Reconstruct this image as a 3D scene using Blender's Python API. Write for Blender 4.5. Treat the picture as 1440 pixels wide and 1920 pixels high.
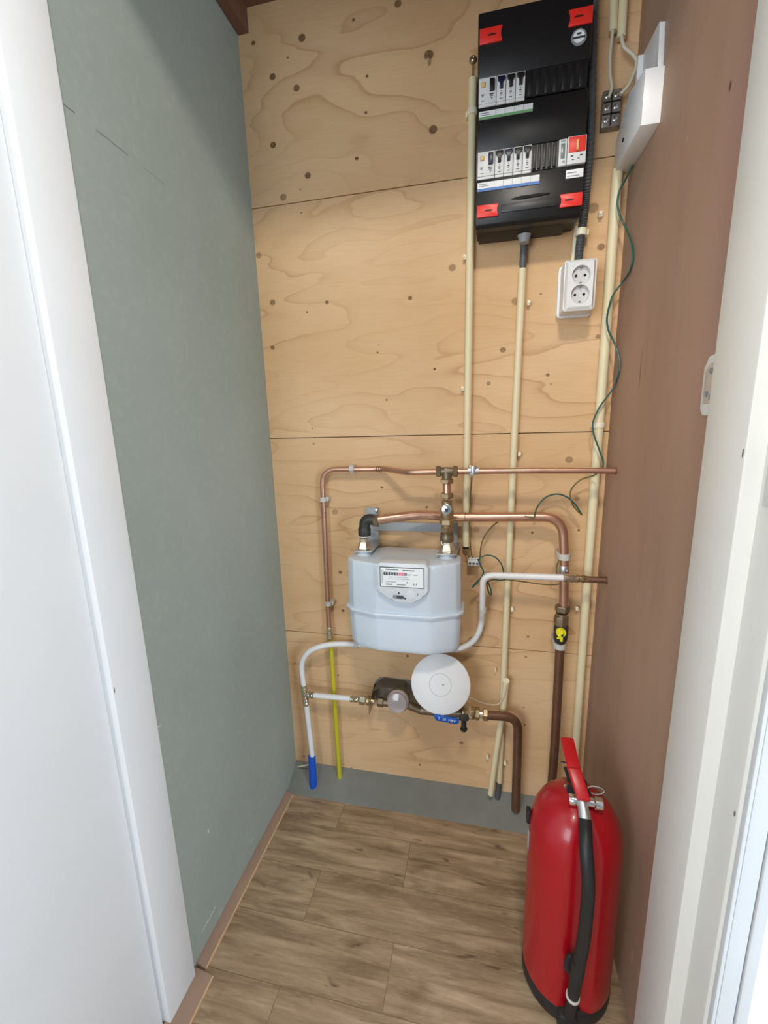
import bpy, bmesh, math, random
from mathutils import Vector, Matrix
random.seed(4)
for o in list(bpy.data.objects): bpy.data.objects.remove(o)
SC = bpy.context.scene
COL = SC.collection
PI = math.pi
# ------------------------------------------------------------------ camera
AX = Vector((0.97647438, 0.01719923, -0.21494642)).normalized()   # world x,y,z expressed in camera (right, down, forward)
AZ = Vector((-0.02756148, -0.97868299, -0.20351896)).normalized()
AY = AZ.cross(AX).normalized()
AX = AY.cross(AZ)
CAMZ = 1.207
FPX = 812.26
right = Vector((AX[0], AY[0], AZ[0])); down = Vector((AX[1], AY[1], AZ[1])); fwd = Vector((AX[2], AY[2], AZ[2]))
cam_d = bpy.data.cameras.new('camera'); cam = bpy.data.objects.new('camera', cam_d); COL.objects.link(cam)
R3 = Matrix((right, -down, -fwd)).transposed()
cam.matrix_world = Matrix.Translation((0, 0, CAMZ)) @ R3.to_4x4()
cam_d.sensor_fit = 'VERTICAL'; cam_d.sensor_height = 24; cam_d.lens = FPX / 1920 * 24
cam_d.clip_start = 0.02
SC.camera = cam
SC.view_settings.view_transform = 'Standard'; SC.view_settings.look = 'None'
SC.view_settings.gamma = 1; SC.view_settings.use_curve_mapping = False
SC.view_settings.exposure = 0.45
# ------------------------------------------------------------------ light
w = bpy.data.worlds.new('world'); SC.world = w; w.use_nodes = True
w.node_tree.nodes['Background'].inputs[0].default_value = (0.80, 0.88, 1.0, 1)
w.node_tree.nodes['Background'].inputs[1].default_value = 0.20
def area(name, loc, target, sx, sy, power, col):
    d = bpy.data.lights.new(name, 'AREA'); d.shape = 'RECTANGLE'; d.size = sx; d.size_y = sy
    d.energy = power; d.color = col
    o = bpy.data.objects.new(name, d); COL.objects.link(o); o.location = loc
    o.rotation_euler = (Vector(target) - Vector(loc)).to_track_quat('-Z', 'Y').to_euler()
    return o
area('hall_ceiling_light', (0.10, -0.18, 2.46), (0.0, 0.1, 0), 0.20, 0.20, 13.5, (1.0, 0.92, 0.80))
area('hall_window_light', (-1.25, -2.2, 1.5), (0.25, 0.7, 0.9), 1.5, 1.7, 48, (0.86, 0.93, 1.0))
area('hall_side_window_light', (1.7, -0.9, 1.0), (-0.6, 0.5, 0.6), 0.9, 1.7, 35, (0.72, 0.86, 1.0))

# ------------------------------------------------------------------ helpers
def P(px, py, y):
    """point of the pixel's sight line at depth y"""
    c = Vector((px - 720, py - 960, FPX)); r = Vector((c.dot(AX), c.dot(AY), c.dot(AZ))); r *= y / r[1]
    return Vector((r[0], y, r[2] + CAMZ))
def path(lst, y):
    return [P(p[0], p[1], p[2] if len(p) > 2 else y) for p in lst]
def bez(pts, n=8):
    """smooth path through points"""
    out = []
    for i in range(len(pts) - 1):
        p0 = pts[max(i - 1, 0)]; p1 = pts[i]; p2 = pts[i + 1]; p3 = pts[min(i + 2, len(pts) - 1)]
        for k in range(n):
            t = k / n
            out.append(0.5 * ((2 * p1) + (p2 - p0) * t + (2 * p0 - 5 * p1 + 4 * p2 - p3) * t * t + (3 * p1 - p0 - 3 * p2 + p3) * t ** 3))
    out.append(pts[-1].copy()); return out
def fillet(pts, r, n=8):
    out = [pts[0].copy()]
    for i in range(1, len(pts) - 1):
        a, b, c = pts[i - 1], pts[i], pts[i + 1]
        d1 = (a - b); d2 = (c - b); rr = r[i - 1] if isinstance(r, (list, tuple)) else r
        ang = d1.angle(d2); t = min(rr / math.tan(ang / 2), d1.length * .49, d2.length * .49)
        s = b + d1.normalized() * t; e = b + d2.normalized() * t
        for k in range(n + 1):
            u = k / n; out.append((1 - u) ** 2 * s + 2 * u * (1 - u) * b + u * u * e)
    out.append(pts[-1].copy()); return out
def frame(d, up=None):
    d = d.normalized(); up = up or (Vector((0, 0, 1)) if abs(d.z) < .9 else Vector((0, 1, 0)))
    u = d.cross(up).normalized(); v = u.cross(d).normalized(); return u, v
def tube(bm, pts, r, seg=14, cap=True, hollow=0):
    n = len(pts); rs = r if isinstance(r, (list, tuple)) else [r] * n
    rings = []; u = None
    for i in range(n):
        d = (pts[min(i + 1, n - 1)] - pts[max(i - 1, 0)]).normalized()
        if u is None: u, v = frame(d)
        else:
            u = (u - d * u.dot(d)).normalized(); v = d.cross(u)
        v = d.cross(u).normalized()
        rings.append([bm.verts.new(pts[i] + (u * math.cos(2 * PI * k / seg) + v * math.sin(2 * PI * k / seg)) * rs[i]) for k in range(seg)])
    for a, b in zip(rings, rings[1:]):
        for k in range(seg): bm.faces.new((a[k], a[(k + 1) % seg], b[(k + 1) % seg], b[k]))
    if cap:
        bm.faces.new(rings[0][::-1]); bm.faces.new(rings[-1])
    return bm
def lathe(bm, prof, o, axis, seg=24, rot=0):
    """prof: (radius, height) pairs along axis from o"""
    o = Vector(o); d = Vector(axis).normalized(); u, v = frame(d); rings = []
    for r, h in prof:
        if r < 1e-6: rings.append([bm.verts.new(o + d * h)])
        else: rings.append([bm.verts.new(o + d * h + (u * math.cos(2 * PI * k / seg + rot) + v * math.sin(2 * PI * k / seg + rot)) * r) for k in range(seg)])
    for a, b in zip(rings, rings[1:]):
        for k in range(seg):
            k2 = (k + 1) % seg
            if len(a) == 1 and len(b) > 1: bm.faces.new((a[0], b[k2], b[k]))
            elif len(b) == 1 and len(a) > 1: bm.faces.new((a[k], a[k2], b[0]))
            elif len(a) > 1: bm.faces.new((a[k], a[k2], b[k2], b[k]))
    if len(rings[0]) > 1: bm.faces.new(rings[0][::-1])
    if len(rings[-1]) > 1: bm.faces.new(rings[-1])
    return bm
def box(bm, x0, x1, y0, y1, z0, z1, bev=0, M=None, seg=2):
    t = bmesh.new()
    vs = [t.verts.new((x, y, z)) for x in (x0, x1) for y in (y0, y1) for z in (z0, z1)]
    for f in ((0, 1, 3, 2), (4, 6, 7, 5), (0, 4, 5, 1), (2, 3, 7, 6), (0, 2, 6, 4), (1, 5, 7, 3)): t.faces.new([vs[i] for i in f])
    if bev: bmesh.ops.bevel(t, geom=list(t.edges), offset=bev, segments=seg, affect='EDGES', profile=.5)
    return merge(bm, t, M)
def merge(bm, t, M=None):
    if M: bmesh.ops.transform(t, matrix=M, verts=t.verts)
    bmesh.ops.recalc_face_normals(t, faces=t.faces)
    me = bpy.data.meshes.new('tmp'); t.to_mesh(me); bm.from_mesh(me); bpy.data.meshes.remove(me); t.free(); return bm
def prism(bm, poly, o, u, v, depth, bev=0):
    """poly in (u,v) coordinates at o, extruded along u x v by depth"""
    t = bmesh.new(); o = Vector(o); u = Vector(u); v = Vector(v); n = u.cross(v).normalized()
    a = [t.verts.new(o + u * p[0] + v * p[1]) for p in poly]; b = [t.verts.new(o + u * p[0] + v * p[1] + n * depth) for p in poly]
    t.faces.new(a[::-1]); t.faces.new(b); k = len(poly)
    for i in range(k): t.faces.new((a[i], a[(i + 1) % k], b[(i + 1) % k], b[i]))
    if bev: bmesh.ops.bevel(t, geom=list(t.edges), offset=bev, segments=2, affect='EDGES', profile=.5)
    return merge(bm, t)
def rrect(w, h, r, n=5):
    out = []
    for cx, cy, a0 in ((w / 2 - r, h / 2 - r, 0), (-w / 2 + r, h / 2 - r, 90), (-w / 2 + r, -h / 2 + r, 180), (w / 2 - r, -h / 2 + r, 270)):
        for k in range(n + 1):
            a = math.radians(a0 + 90 * k / n); out.append((cx + r * math.cos(a), cy + r * math.sin(a)))
    return out
BM = bmesh.new
ORG = {}
def tag(o, label=None, cat=None, group=None, kind=None):
    if label: o['label'] = label
    if cat: o['category'] = cat
    if group: o['group'] = group
    if kind: o['kind'] = kind
    return o
def thing(name, loc, label, cat, group=None):
    o = bpy.data.objects.new(name, None); COL.objects.link(o); o.location = loc; o.empty_display_size = .03
    ORG[o.name] = Vector(loc); return tag(o, label, cat, group)
def obj(name, bm, mat, parent=None, label=None, sharp=35, flat=False):
    if parent is not None: off = ORG[parent.name]
    else:
        cs = [v.co for v in bm.verts]
        off = Vector(((min(c.x for c in cs) + max(c.x for c in cs)) / 2, (min(c.y for c in cs) + max(c.y for c in cs)) / 2, min(c.z for c in cs)))
    bmesh.ops.recalc_face_normals(bm, faces=bm.faces)
    bmesh.ops.translate(bm, verts=bm.verts, vec=-off)
    me = bpy.data.meshes.new(name); bm.to_mesh(me); bm.free()
    o = bpy.data.objects.new(name, me); COL.objects.link(o)
    if isinstance(mat, (list, tuple)):
        for m in mat: me.materials.append(m)
    else: me.materials.append(mat)
    if not flat:
        me.shade_smooth(); me.set_sharp_from_angle(angle=math.radians(sharp))
    if parent is not None:
        o.parent = parent; ORG[o.name] = off
    else: o.location = off; ORG[o.name] = off
    if label: o['label'] = label
    return o
def struct(name, bm, mat, flat=True):
    o = obj(name, bm, mat, flat=flat); o['kind'] = 'structure'; return o
def text(name, s, loc, size, mat, parent, u=(1, 0, 0), v=(0, 0, 1), bold=0, align='CENTER', sx=1):
    cu = bpy.data.curves.new(name, 'FONT'); cu.body = s; cu.size = size; cu.extrude = .00012; cu.align_x = align; cu.align_y = 'CENTER'; cu.offset = bold
    cu.resolution_u = 3
    t = bpy.data.objects.new('t', cu); me = bpy.data.meshes.new_from_object(t)
    bm = BM(); bm.from_mesh(me); bpy.data.meshes.remove(me); bpy.data.objects.remove(t); bpy.data.curves.remove(cu)
    u = Vector(u).normalized(); v = Vector(v).normalized(); n = u.cross(v)
    M = Matrix((u * sx, v, n)).transposed().to_4x4(); M.translation = Vector(loc)
    bmesh.ops.transform(bm, matrix=M, verts=bm.verts)
    return obj(name, bm, mat, parent, flat=True)
# ------------------------------------------------------------------ materials
def srgb(r, g, b): return tuple((c / 255 / 12.92 if c / 255 <= .04045 else ((c / 255 + .055) / 1.055) ** 2.4) for c in (r, g, b)) + (1,)
def newmat(name):
    m = bpy.data.materials.new(name); m.use_nodes = True
    return m, m.node_tree.nodes, m.node_tree.links, m.node_tree.nodes['Principled BSDF']
def mat(name, col, rough=.5, metal=0, bump=0, bscale=200, var=0, vscale=6, coat=0, spec=.5, trans=0):
    """plain surface: slight procedural colour variation and fine bump"""
    m, N, L, B = newmat(name)
    B.inputs['Roughness'].default_value = rough; B.inputs['Metallic'].default_value = metal
    B.inputs['Coat Weight'].default_value = coat; B.inputs['Specular IOR Level'].default_value = spec
    B.inputs['Transmission Weight'].default_value = trans
    tc = N.new('ShaderNodeTexCoord')
    nz = N.new('ShaderNodeTexNoise'); nz.inputs['Scale'].default_value = vscale; nz.inputs['Detail'].default_value = 5
    L.new(tc.outputs['Object'], nz.inputs['Vector'])
    rp = N.new('ShaderNodeValToRGB'); v = var if var else .04
    c = col
    rp.color_ramp.elements[0].position = .3; rp.color_ramp.elements[1].position = .7
    rp.color_ramp.elements[0].color = tuple(min(1, x * (1 - v)) for x in c[:3]) + (1,)
    rp.color_ramp.elements[1].color = tuple(min(1, x * (1 + v)) for x in c[:3]) + (1,)
    L.new(nz.outputs['Fac'], rp.inputs['Fac']); L.new(rp.outputs['Color'], B.inputs['Base Color'])
    if bump:
        n2 = N.new('ShaderNodeTexNoise'); n2.inputs['Scale'].default_value = bscale; L.new(tc.outputs['Object'], n2.inputs['Vector'])
        b = N.new('ShaderNodeBump'); b.inputs['Strength'].default_value = bump; b.inputs['Distance'].default_value = .001
        L.new(n2.outputs['Fac'], b.inputs['Height']); L.new(b.outputs['Normal'], B.inputs['Normal'])
    return m
class G:
    """small node-graph writer"""
    def __init__(s, name): s.m, s.N, s.L, s.B = newmat(name); s.tc = s.N.new('ShaderNodeTexCoord'); s.co = s.tc.outputs['Object']
    def put(s, sock, v):
        if hasattr(v, 'is_linked') or hasattr(v, 'node'): s.L.new(v, sock)
        else: sock.default_value = v
    def math(s, op, a, b=0, c=0, clamp=False):
        n = s.N.new('ShaderNodeMath'); n.operation = op; n.use_clamp = clamp
        for i, x in enumerate((a, b, c)): s.put(n.inputs[i], x)
        return n.outputs[0]
    def mapping(s, scale=(1, 1, 1), loc=(0, 0, 0), vec=None, rot=(0, 0, 0)):
        n = s.N.new('ShaderNodeMapping'); s.L.new(vec or s.co, n.inputs[0]); n.inputs['Scale'].default_value = scale; n.inputs['Location'].default_value = loc; n.inputs['Rotation'].default_value = rot
        return n.outputs[0]
    def noise(s, scale, vec=None, detail=4, dist=0, rough=.5):
        n = s.N.new('ShaderNodeTexNoise'); s.L.new(vec or s.co, n.inputs['Vector']); n.inputs['Scale'].default_value = scale; n.inputs['Detail'].default_value = detail
        n.inputs['Distortion'].default_value = dist; n.inputs['Roughness'].default_value = rough; return n.outputs['Fac']
    def ramp(s, f, st, interp='LINEAR'):
        n = s.N.new('ShaderNodeValToRGB'); n.color_ramp.interpolation = interp; e = n.color_ramp.elements
        while len(e) < len(st): e.new(.5)
        for q, (p, c) in zip(e, st): q.position = p; q.color = c if len(c) == 4 else tuple(c) + (1,)
        s.L.new(f, n.inputs[0]); return n.outputs[0]
    def mix(s, f, a, b, mode='MIX'):
        n = s.N.new('ShaderNodeMix'); n.data_type = 'RGBA'; n.blend_type = mode
        s.put(n.inputs[0], f); s.put(n.inputs[6], a); s.put(n.inputs[7], b); return n.outputs[2]
    def mr(s, v, a, b, c=0, d=1, smooth=True):
        n = s.N.new('ShaderNodeMapRange'); n.interpolation_type = 'SMOOTHSTEP' if smooth else 'LINEAR'
        s.put(n.inputs[0], v)
        for i, x in enumerate((a, b, c, d)): n.inputs[i + 1].default_value = x
        return n.outputs[0]
    def xyz(s, vec=None):
        n = s.N.new('ShaderNodeSeparateXYZ'); s.L.new(vec or s.co, n.inputs[0]); return n.outputs
    def comb(s, x, y, z):
        n = s.N.new('ShaderNodeCombineXYZ')
        for i, q in enumerate((x, y, z)): s.put(n.inputs[i], q)
        return n.outputs[0]
    def bump(s, h, st=.2, dist=.002):
        b = s.N.new('ShaderNodeBump'); b.inputs['Strength'].default_value = st; b.inputs['Distance'].default_value = dist
        s.L.new(h, b.inputs['Height']); s.L.new(b.outputs[0], s.B.inputs['Normal'])
Y0 = 1.205          # face of the plywood
XL, XR = -0.612, 0.315

def plywood():
    g = G('pine_plywood')
    # knots where the photograph has them (pixel x, pixel y, radius in mm, darkness)
    K = [(475, 81, 6, .9), (566, 71, 10, .9), (511, 144, 9, .9), (556, 165, 9, .85), (540, 108, 3, .8), (663, 37, 4, .9), (746, 7, 9, .8), (804, 103, 12, .9),
         (688, 143, 4, .9), (686, 211, 4, .9), (812, 243, 11, .9), (512, 272, 9, .9), (669, 297, 5, .95), (577, 329, 9, .9), (563, 355, 3, .6), (531, 370, 10, .65),
         (565, 399, 3, .7), (485, 479, 9, .5), (511, 567, 9, .7), (613, 567, 6, .8), (576, 585, 3, .9), (769, 559, 6, .85), (848, 502, 10, .6), (511, 652, 7, .75),
         (815, 692, 4, .95), (708, 661, 3, .9), (710, 647, 2, .8), (725, 750, 3, .9), (586, 803, 3, .7), (588, 832, 4, .5), (943, 656, 8, .7), (916, 719, 6, .6), (1027, 703, 5, .8),
         (967, 565, 11, .5), (1112, 390, 13, .55), (1127, 463, 9, .7), (1121, 631, 6, .6), (1014, 551, 3, .7), (885, 640, 2, .8), (1067, 862, 10, .55), (1082, 935, 7, .55),
         (716, 914, 4, .85), (800, 951, 4, .8), (628, 960, 10, .45), (638, 1073, 6, .8), (643, 1145, 6, .8), (893, 993, 10, .45), (1085, 994, 4, .8),
         (998, 999, 4, .85), (990, 1194, 4, .8), (986, 1232, 4, .7), (764, 1230, 5, .85), (634, 1266, 4, .8), (865, 1393, 7, .6), (787, 1434, 4, .8), (984, 1359, 3, .8),
         (570, 1418, 4, .7), (659, 1440, 3, .8), (982, 1326, 3, .6), (553, 1244, 3, .7), (1033, 720, 4, .4)]
    pos = g.co
    c = g.xyz(pos); X, Z = c[0], c[2]
    # each board its own offset
    b1 = g.math('GREATER_THAN', Z, .548); b2 = g.math('GREATER_THAN', Z, 1.168); b3 = g.math('GREATER_THAN', Z, 1.778)
    bid = g.math('ADD', g.math('ADD', b1, b2), b3)
    off = g.comb(g.math('MULTIPLY', bid, 3.7), g.math('MULTIPLY', bid, 1.9), g.math('MULTIPLY', bid, 5.3))
    va = g.N.new('ShaderNodeVectorMath'); va.operation = 'ADD'; g.L.new(pos, va.inputs[0]); g.L.new(off, va.inputs[1]); vec = va.outputs[0]
    kn = 0; ring = 0
    for i, (px, py, r, d) in enumerate(K):
        p = P(px, py, Y0); r = r * .001
        dx = g.math('SUBTRACT', X, p.x); dz = g.math('MULTIPLY', g.math('SUBTRACT', Z, p.z), 1.12)
        q = g.math('ADD', g.math('MULTIPLY', dx, dx), g.math('MULTIPLY', dz, dz))
        dist = g.math('SQRT', q)
        kn = g.math('MAXIMUM', kn, g.mr(dist, r * .72, r * 1.12, d, 0))
        if r > .0045:   # grain flows round the larger knots
            ring = g.math('ADD', ring, g.math('DIVIDE', .00028 * (r / .009), g.math('ADD', q, .0012)))
    big = g.noise(1.0, g.mapping((1.15, 1, 4.6), vec=vec), 2.4, .3, .5)
    mid = g.noise(1.0, g.mapping((4, 1, 13), vec=vec), 3, .2)
    h = g.math('ADD', g.math('MULTIPLY', big, 13.0), g.math('ADD', g.math('MULTIPLY', mid, .9), g.math('ADD', g.math('MULTIPLY', ring, .55), g.math('MULTIPLY', Z, 1.5))))
    fr = g.math('FRACT', h)
    line = g.ramp(fr, [(0, (0, 0, 0)), (.60, (.04,) * 3), (.86, (.34,) * 3), (.965, (1, 1, 1)), (1.0, (.0,) * 3)])
    bold = g.mr(g.noise(1.0, g.mapping((1.5, 1, 3.0), (7, 0, 3), vec=vec), 2), .38, .66, .22, 1.0)
    line = g.math('MULTIPLY', line, bold)
    fib = g.noise(1.0, g.mapping((14, 1, 260), vec=vec), 4, 0, .6)
    cloud = g.noise(1.0, g.mapping((2.2, 1, 3.2), (3, 1, 1), vec=vec), 3)
    base = g.ramp(cloud, [(.3, srgb(212, 174, 128)), (.55, srgb(220, 184, 141)), (.75, srgb(228, 196, 156))])
    col = g.mix(g.math('MULTIPLY', line, .62), base, srgb(172, 126, 82))
    col = g.mix(g.mr(fib, .35, .8, 0, .22), col, srgb(186, 146, 104))
    kmess = g.math('MULTIPLY', kn, g.mr(g.noise(190, None, 3), .25, .6, .8, 1))
    col = g.mix(kmess, col, srgb(92, 62, 34))
    g.L.new(col, g.B.inputs['Base Color']); g.B.inputs['Roughness'].default_value = .62; g.B.inputs['Specular IOR Level'].default_value = .3
    g.bump(g.math('ADD', fib, g.math('MULTIPLY', line, -.6)), .12, .001)
    return g.m
def laminate():
    g = G('oak_laminate_planks')
    br = g.N.new('ShaderNodeTexBrick'); br.offset = .37; br.offset_frequency = 2
    mp = g.mapping((1, 1, 1), (.13, .055, 0)); g.L.new(mp, br.inputs['Vector'])
    br.inputs['Scale'].default_value = 1; br.inputs['Brick Width'].default_value = .62; br.inputs['Row Height'].default_value = .128
    br.inputs['Mortar Size'].default_value = .0009; br.inputs['Mortar Smooth'].default_value = .3; br.inputs['Bias'].default_value = 0
    br.inputs['Color1'].default_value = (0, 0, 0, 1); br.inputs['Color2'].default_value = (1, 1, 1, 1); br.inputs['Mortar'].default_value = (.5, .5, .5, 1)
    tone = br.outputs['Color']; seam = br.outputs['Fac']
    rnd = g.math('MULTIPLY', g.xyz(tone)[0], 7)
    sh = g.comb(rnd, g.math('MULTIPLY', rnd, 2.3), 0)
    va = g.N.new('ShaderNodeVectorMath'); va.operation = 'ADD'; g.L.new(g.co, va.inputs[0]); g.L.new(sh, va.inputs[1]); v = va.outputs[0]
    gr = g.noise(1, g.mapping((5, 46, 1), vec=v), 5, .6, .6)
    bl = g.noise(1, g.mapping((4.5, 11, 1), (2, 4, 0), vec=v), 4, .4, .6)
    fine = g.noise(1, g.mapping((30, 260, 1), vec=v), 3)
    col = g.ramp(gr, [(.28, srgb(122, 100, 76)), (.5, srgb(160, 136, 108)), (.72, srgb(192, 168, 138))])
    col = g.mix(g.mr(bl, .48, .72, 0, .68), col, srgb(104, 80, 54))
    col = g.mix(g.mr(g.xyz(tone)[0], .1, .9, 0, .24), col, srgb(128, 102, 78))
    col = g.mix(g.mr(fine, .5, .8, 0, .16), col, srgb(224, 206, 178))
    dk = g.noise(1, g.mapping((9, 34, 1), (9, 2, 0), vec=v), 3, .6)
    col = g.mix(g.mr(dk, .64, .74, 0, .75), col, srgb(78, 56, 38))
    col = g.mix(g.math('MULTIPLY', seam, .55), col, srgb(84, 62, 42))
    g.L.new(col, g.B.inputs['Base Color']); g.B.inputs['Roughness'].default_value = .48; g.B.inputs['Specular IOR Level'].default_value = .4
    g.bump(g.math('ADD', gr, g.math('MULTIPLY', seam, -1)), .12, .001)
    return g.m
def gypsum():
    g = G('green_moisture_board')
    a = g.noise(2.2, None, 4); b = g.noise(60, None, 3); s = g.noise(1, g.mapping((1, 26, 3), (0, 2, 1)), 3)
    col = g.ramp(a, [(.3, srgb(145, 153, 144)), (.7, srgb(155, 162, 154))])
    col = g.mix(g.mr(b, .45, .8, 0, .12), col, srgb(184, 190, 176))
    # the long hairline scratch high on the board and small pale scuffs low down
    c = g.xyz(); Yc, Zc = c[1], c[2]
    def seg(y0, z0, y1, z1, wd, k, color, col):
        L = math.hypot(y1 - y0, z1 - z0); ux, uz = (y1 - y0) / L, (z1 - z0) / L
        t = g.math('ADD', g.math('MULTIPLY', g.math('SUBTRACT', Yc, y0), ux), g.math('MULTIPLY', g.math('SUBTRACT', Zc, z0), uz))
        d = g.math('ABSOLUTE', g.math('ADD', g.math('SUBTRACT', g.math('MULTIPLY', g.math('SUBTRACT', Yc, y0), uz), g.math('MULTIPLY', g.math('SUBTRACT', Zc, z0), ux)), g.math('MULTIPLY', g.math('SUBTRACT', g.noise(30), .5), .012)))
        msk = g.math('MULTIPLY', g.mr(d, wd * .5, wd, k, 0), g.math('MULTIPLY', g.math('GREATER_THAN', t, 0), g.math('LESS_THAN', t, L)))
        return g.mix(msk, col, color)
    def WX(px, py):
        c = Vector((px - 720, py - 960, FPX)); r = Vector((c.dot(AX), c.dot(AY), c.dot(AZ))); r *= XL / r[0]; return r[1], r[2] + CAMZ
    dark = srgb(86, 90, 80); pale = srgb(206, 214, 206)
    for (a0, b0, a1, b1, wd, k, cc) in ((112, 190, 140, 212, .0016, .8, dark), (180, 243, 240, 292, .0016, .5, dark), (270, 315, 310, 348, .0012, .3, dark),
                                        (378, 1748, 404, 1700, .0022, .7, pale), (410, 1718, 416, 1702, .002, .5, pale), (470, 1580, 476, 1570, .002, .4, pale), (390, 1556, 392, 1560, .003, .7, pale), (291, 1368, 302, 1360, .002, .5, pale)):
        y0, z0 = WX(a0, b0); y1, z1 = WX(a1, b1); col = seg(y0, z0, y1, z1, wd, k, cc, col)
    g.L.new(col, g.B.inputs['Base Color']); g.B.inputs['Roughness'].default_value = .8; g.B.inputs['Specular IOR Level'].default_value = .25
    g.bump(b, .08, .001); return g.m
def brownboard():
    g = G('brown_primed_board')
    a = g.noise(1, g.mapping((3, 6, 1.6)), 4, .3); b = g.noise(1, g.mapping((8, 24, 3)), 4, .3); f = g.noise(220, None, 2)
    col = g.ramp(a, [(.3, srgb(160, 127, 110)), (.5, srgb(167, 136, 114)), (.72, srgb(175, 138, 123))])
    col = g.mix(g.mr(b, .55, .8, 0, .35), col, srgb(146, 116, 92))
    col = g.mix(g.mr(f, .55, .8, 0, .15), col, srgb(196, 166, 146))
    c = g.xyz()
    for (px, py, ry, rz, d, cc) in ((1369, 161, .0035, .007, .8, srgb(70, 42, 34)), (1202, 682, .004, .035, .35, srgb(96, 66, 42)), (1200, 705, .004, .028, .4, srgb(92, 62, 40)),
                                (1288, 260, .003, .005, .7, srgb(186, 158, 138)), (1149, 862, .006, .008, .4, srgb(176, 140, 118)), (1185, 1795, .004, .022, .4, srgb(190, 176, 166)), (1196, 1825, .003, .025, .3, srgb(180, 168, 160))):
        v = Vector((px - 720, py - 960, FPX)); r = Vector((v.dot(AX), v.dot(AY), v.dot(AZ))); r *= XR / r[0]; yy, zz = r[1], r[2] + CAMZ
        q = g.math('ADD', g.math('POWER', g.math('ABSOLUTE', g.math('DIVIDE', g.math('SUBTRACT', c[1], yy), ry)), 2), g.math('POWER', g.math('ABSOLUTE', g.math('DIVIDE', g.math('SUBTRACT', c[2], zz), rz)), 2))
        col = g.mix(g.mr(q, .3, 1.3, d, 0), col, cc)
    g.L.new(col, g.B.inputs['Base Color']); g.B.inputs['Roughness'].default_value = .6; g.B.inputs['Specular IOR Level'].default_value = .3
    g.bump(f, .1, .001); return g.m

M = {}
M['ply'] = plywood(); M['floor'] = laminate(); M['green'] = gypsum(); M['brown'] = brownboard()
M['ceil'] = mat('dark_primed_timber', srgb(112, 78, 62), .7, var=.15, bump=.1)
M['concrete'] = mat('grey_mortar', srgb(120, 121, 114), .9, bump=.3, bscale=90, var=.12, vscale=9)
M['white_paint'] = mat('white_satin_paint', srgb(232, 233, 233), .38, bump=.04, bscale=120, var=.02)
M['jamb_paint'] = mat('off_white_satin_paint', srgb(222, 221, 214), .4, bump=.06, bscale=120, var=.02)
M['seal'] = mat('white_rubber_seal', srgb(205, 207, 208), .6)
M['strip'] = mat('brown_plinth_foil', srgb(150, 124, 106), .45, var=.08)
M['strip_edge'] = mat('light_plinth_edge', srgb(196, 160, 124), .5, var=.1, vscale=20)
M['copper'] = mat('copper', (.62, .37, .27, 1), .36, .9, bump=.05, bscale=60, var=.16, vscale=18)
M['copper_old'] = mat('tarnished_copper', (.20, .105, .065, 1), .42, .6, bump=.05, bscale=60, var=.22, vscale=14)
M['brass'] = mat('dull_brass', (.42, .32, .19, 1), .34, .85, bump=.08, bscale=80, var=.25, vscale=30)
M['brass_dark'] = mat('brown_brass', (.22, .17, .11, 1), .42, .7, bump=.12, bscale=80, var=.25, vscale=30)
M['nickel'] = mat('nickel_brass', (.62, .56, .44, 1), .26, .9, var=.12, vscale=30)
M['chrome'] = mat('chrome', (.78, .78, .77, 1), .18, 1, var=.05)
M['steel'] = mat('zinc_steel', (.60, .61, .62, 1), .38, .9, var=.1, vscale=40)
M['black_iron'] = mat('black_iron', (.045, .043, .038, 1), .45, .35, bump=.25, bscale=140, var=.2)
M['grey_dark'] = mat('grey_enamelled_steel', (.27, .25, .22, 1), .42, .3, var=.15, vscale=20)
M['cream'] = mat('cream_conduit_plastic', srgb(226, 214, 176), .42, var=.04, vscale=9)
M['cream_clip'] = mat('cream_clip_plastic', srgb(232, 224, 198), .45)
M['clip_grey'] = mat('light_grey_clip_plastic', srgb(196, 194, 186), .5)
M['grey_flex'] = mat('grey_corrugated_plastic', srgb(84, 87, 91), .5)
M['grey_gland'] = mat('grey_gland_plastic', srgb(158, 162, 166), .45)
M['black'] = mat('black_plastic', srgb(25, 25, 26), .36, bump=.08, bscale=300, spec=.4)
M['black2'] = mat('black_moulded_plastic', srgb(38, 38, 39), .42, bump=.1, bscale=300)
M['white'] = mat('white_plastic', srgb(226, 227, 226), .35)
M['white_mod'] = mat('light_grey_switchgear_plastic', srgb(214, 216, 216), .4)
M['label'] = mat('white_label', srgb(228, 231, 230), .5)
M['green_l'] = mat('green_label_stripe', srgb(110, 165, 110), .5)
M['blue_l'] = mat('blue_label_stripe', srgb(66, 118, 190), .5)
M['dark_print'] = mat('dark_print', srgb(58, 62, 66), .5)
M['grey_print'] = mat('grey_print', srgb(130, 136, 142), .5)
M['red'] = mat('red_latch_plastic', srgb(226, 46, 36), .4)
M['navy'] = mat('dark_blue_toggle', srgb(22, 22, 52), .35)
M['amber'] = mat('amber_test_button', srgb(222, 184, 110), .4)
M['lcd'] = mat('grey_display', srgb(120, 130, 132), .25)
M['meter'] = mat('pale_grey_meter_enamel', srgb(202, 212, 222), .30, bump=.05, bscale=40, coat=.2)
M['meter_face'] = mat('pale_grey_meter_plastic', srgb(208, 213, 216), .35)
M['magenta'] = mat('red_digit_wheels', srgb(206, 96, 112), .5)
M['slate'] = mat('black_digit_wheels', srgb(62, 66, 74), .5)
M['pipe_white'] = mat('white_composite_pipe', srgb(228, 228, 228), .32)
M['blue'] = mat('blue_sleeve_plastic', srgb(20, 84, 196), .4)
M['blue2'] = mat('blue_lever_vinyl', srgb(14, 84, 176), .35)
M['yellow'] = mat('yellow_pipe_coating', srgb(196, 188, 44), .42, var=.06)
M['yellow2'] = mat('yellow_tap_plastic', srgb(236, 226, 40), .4)
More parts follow.
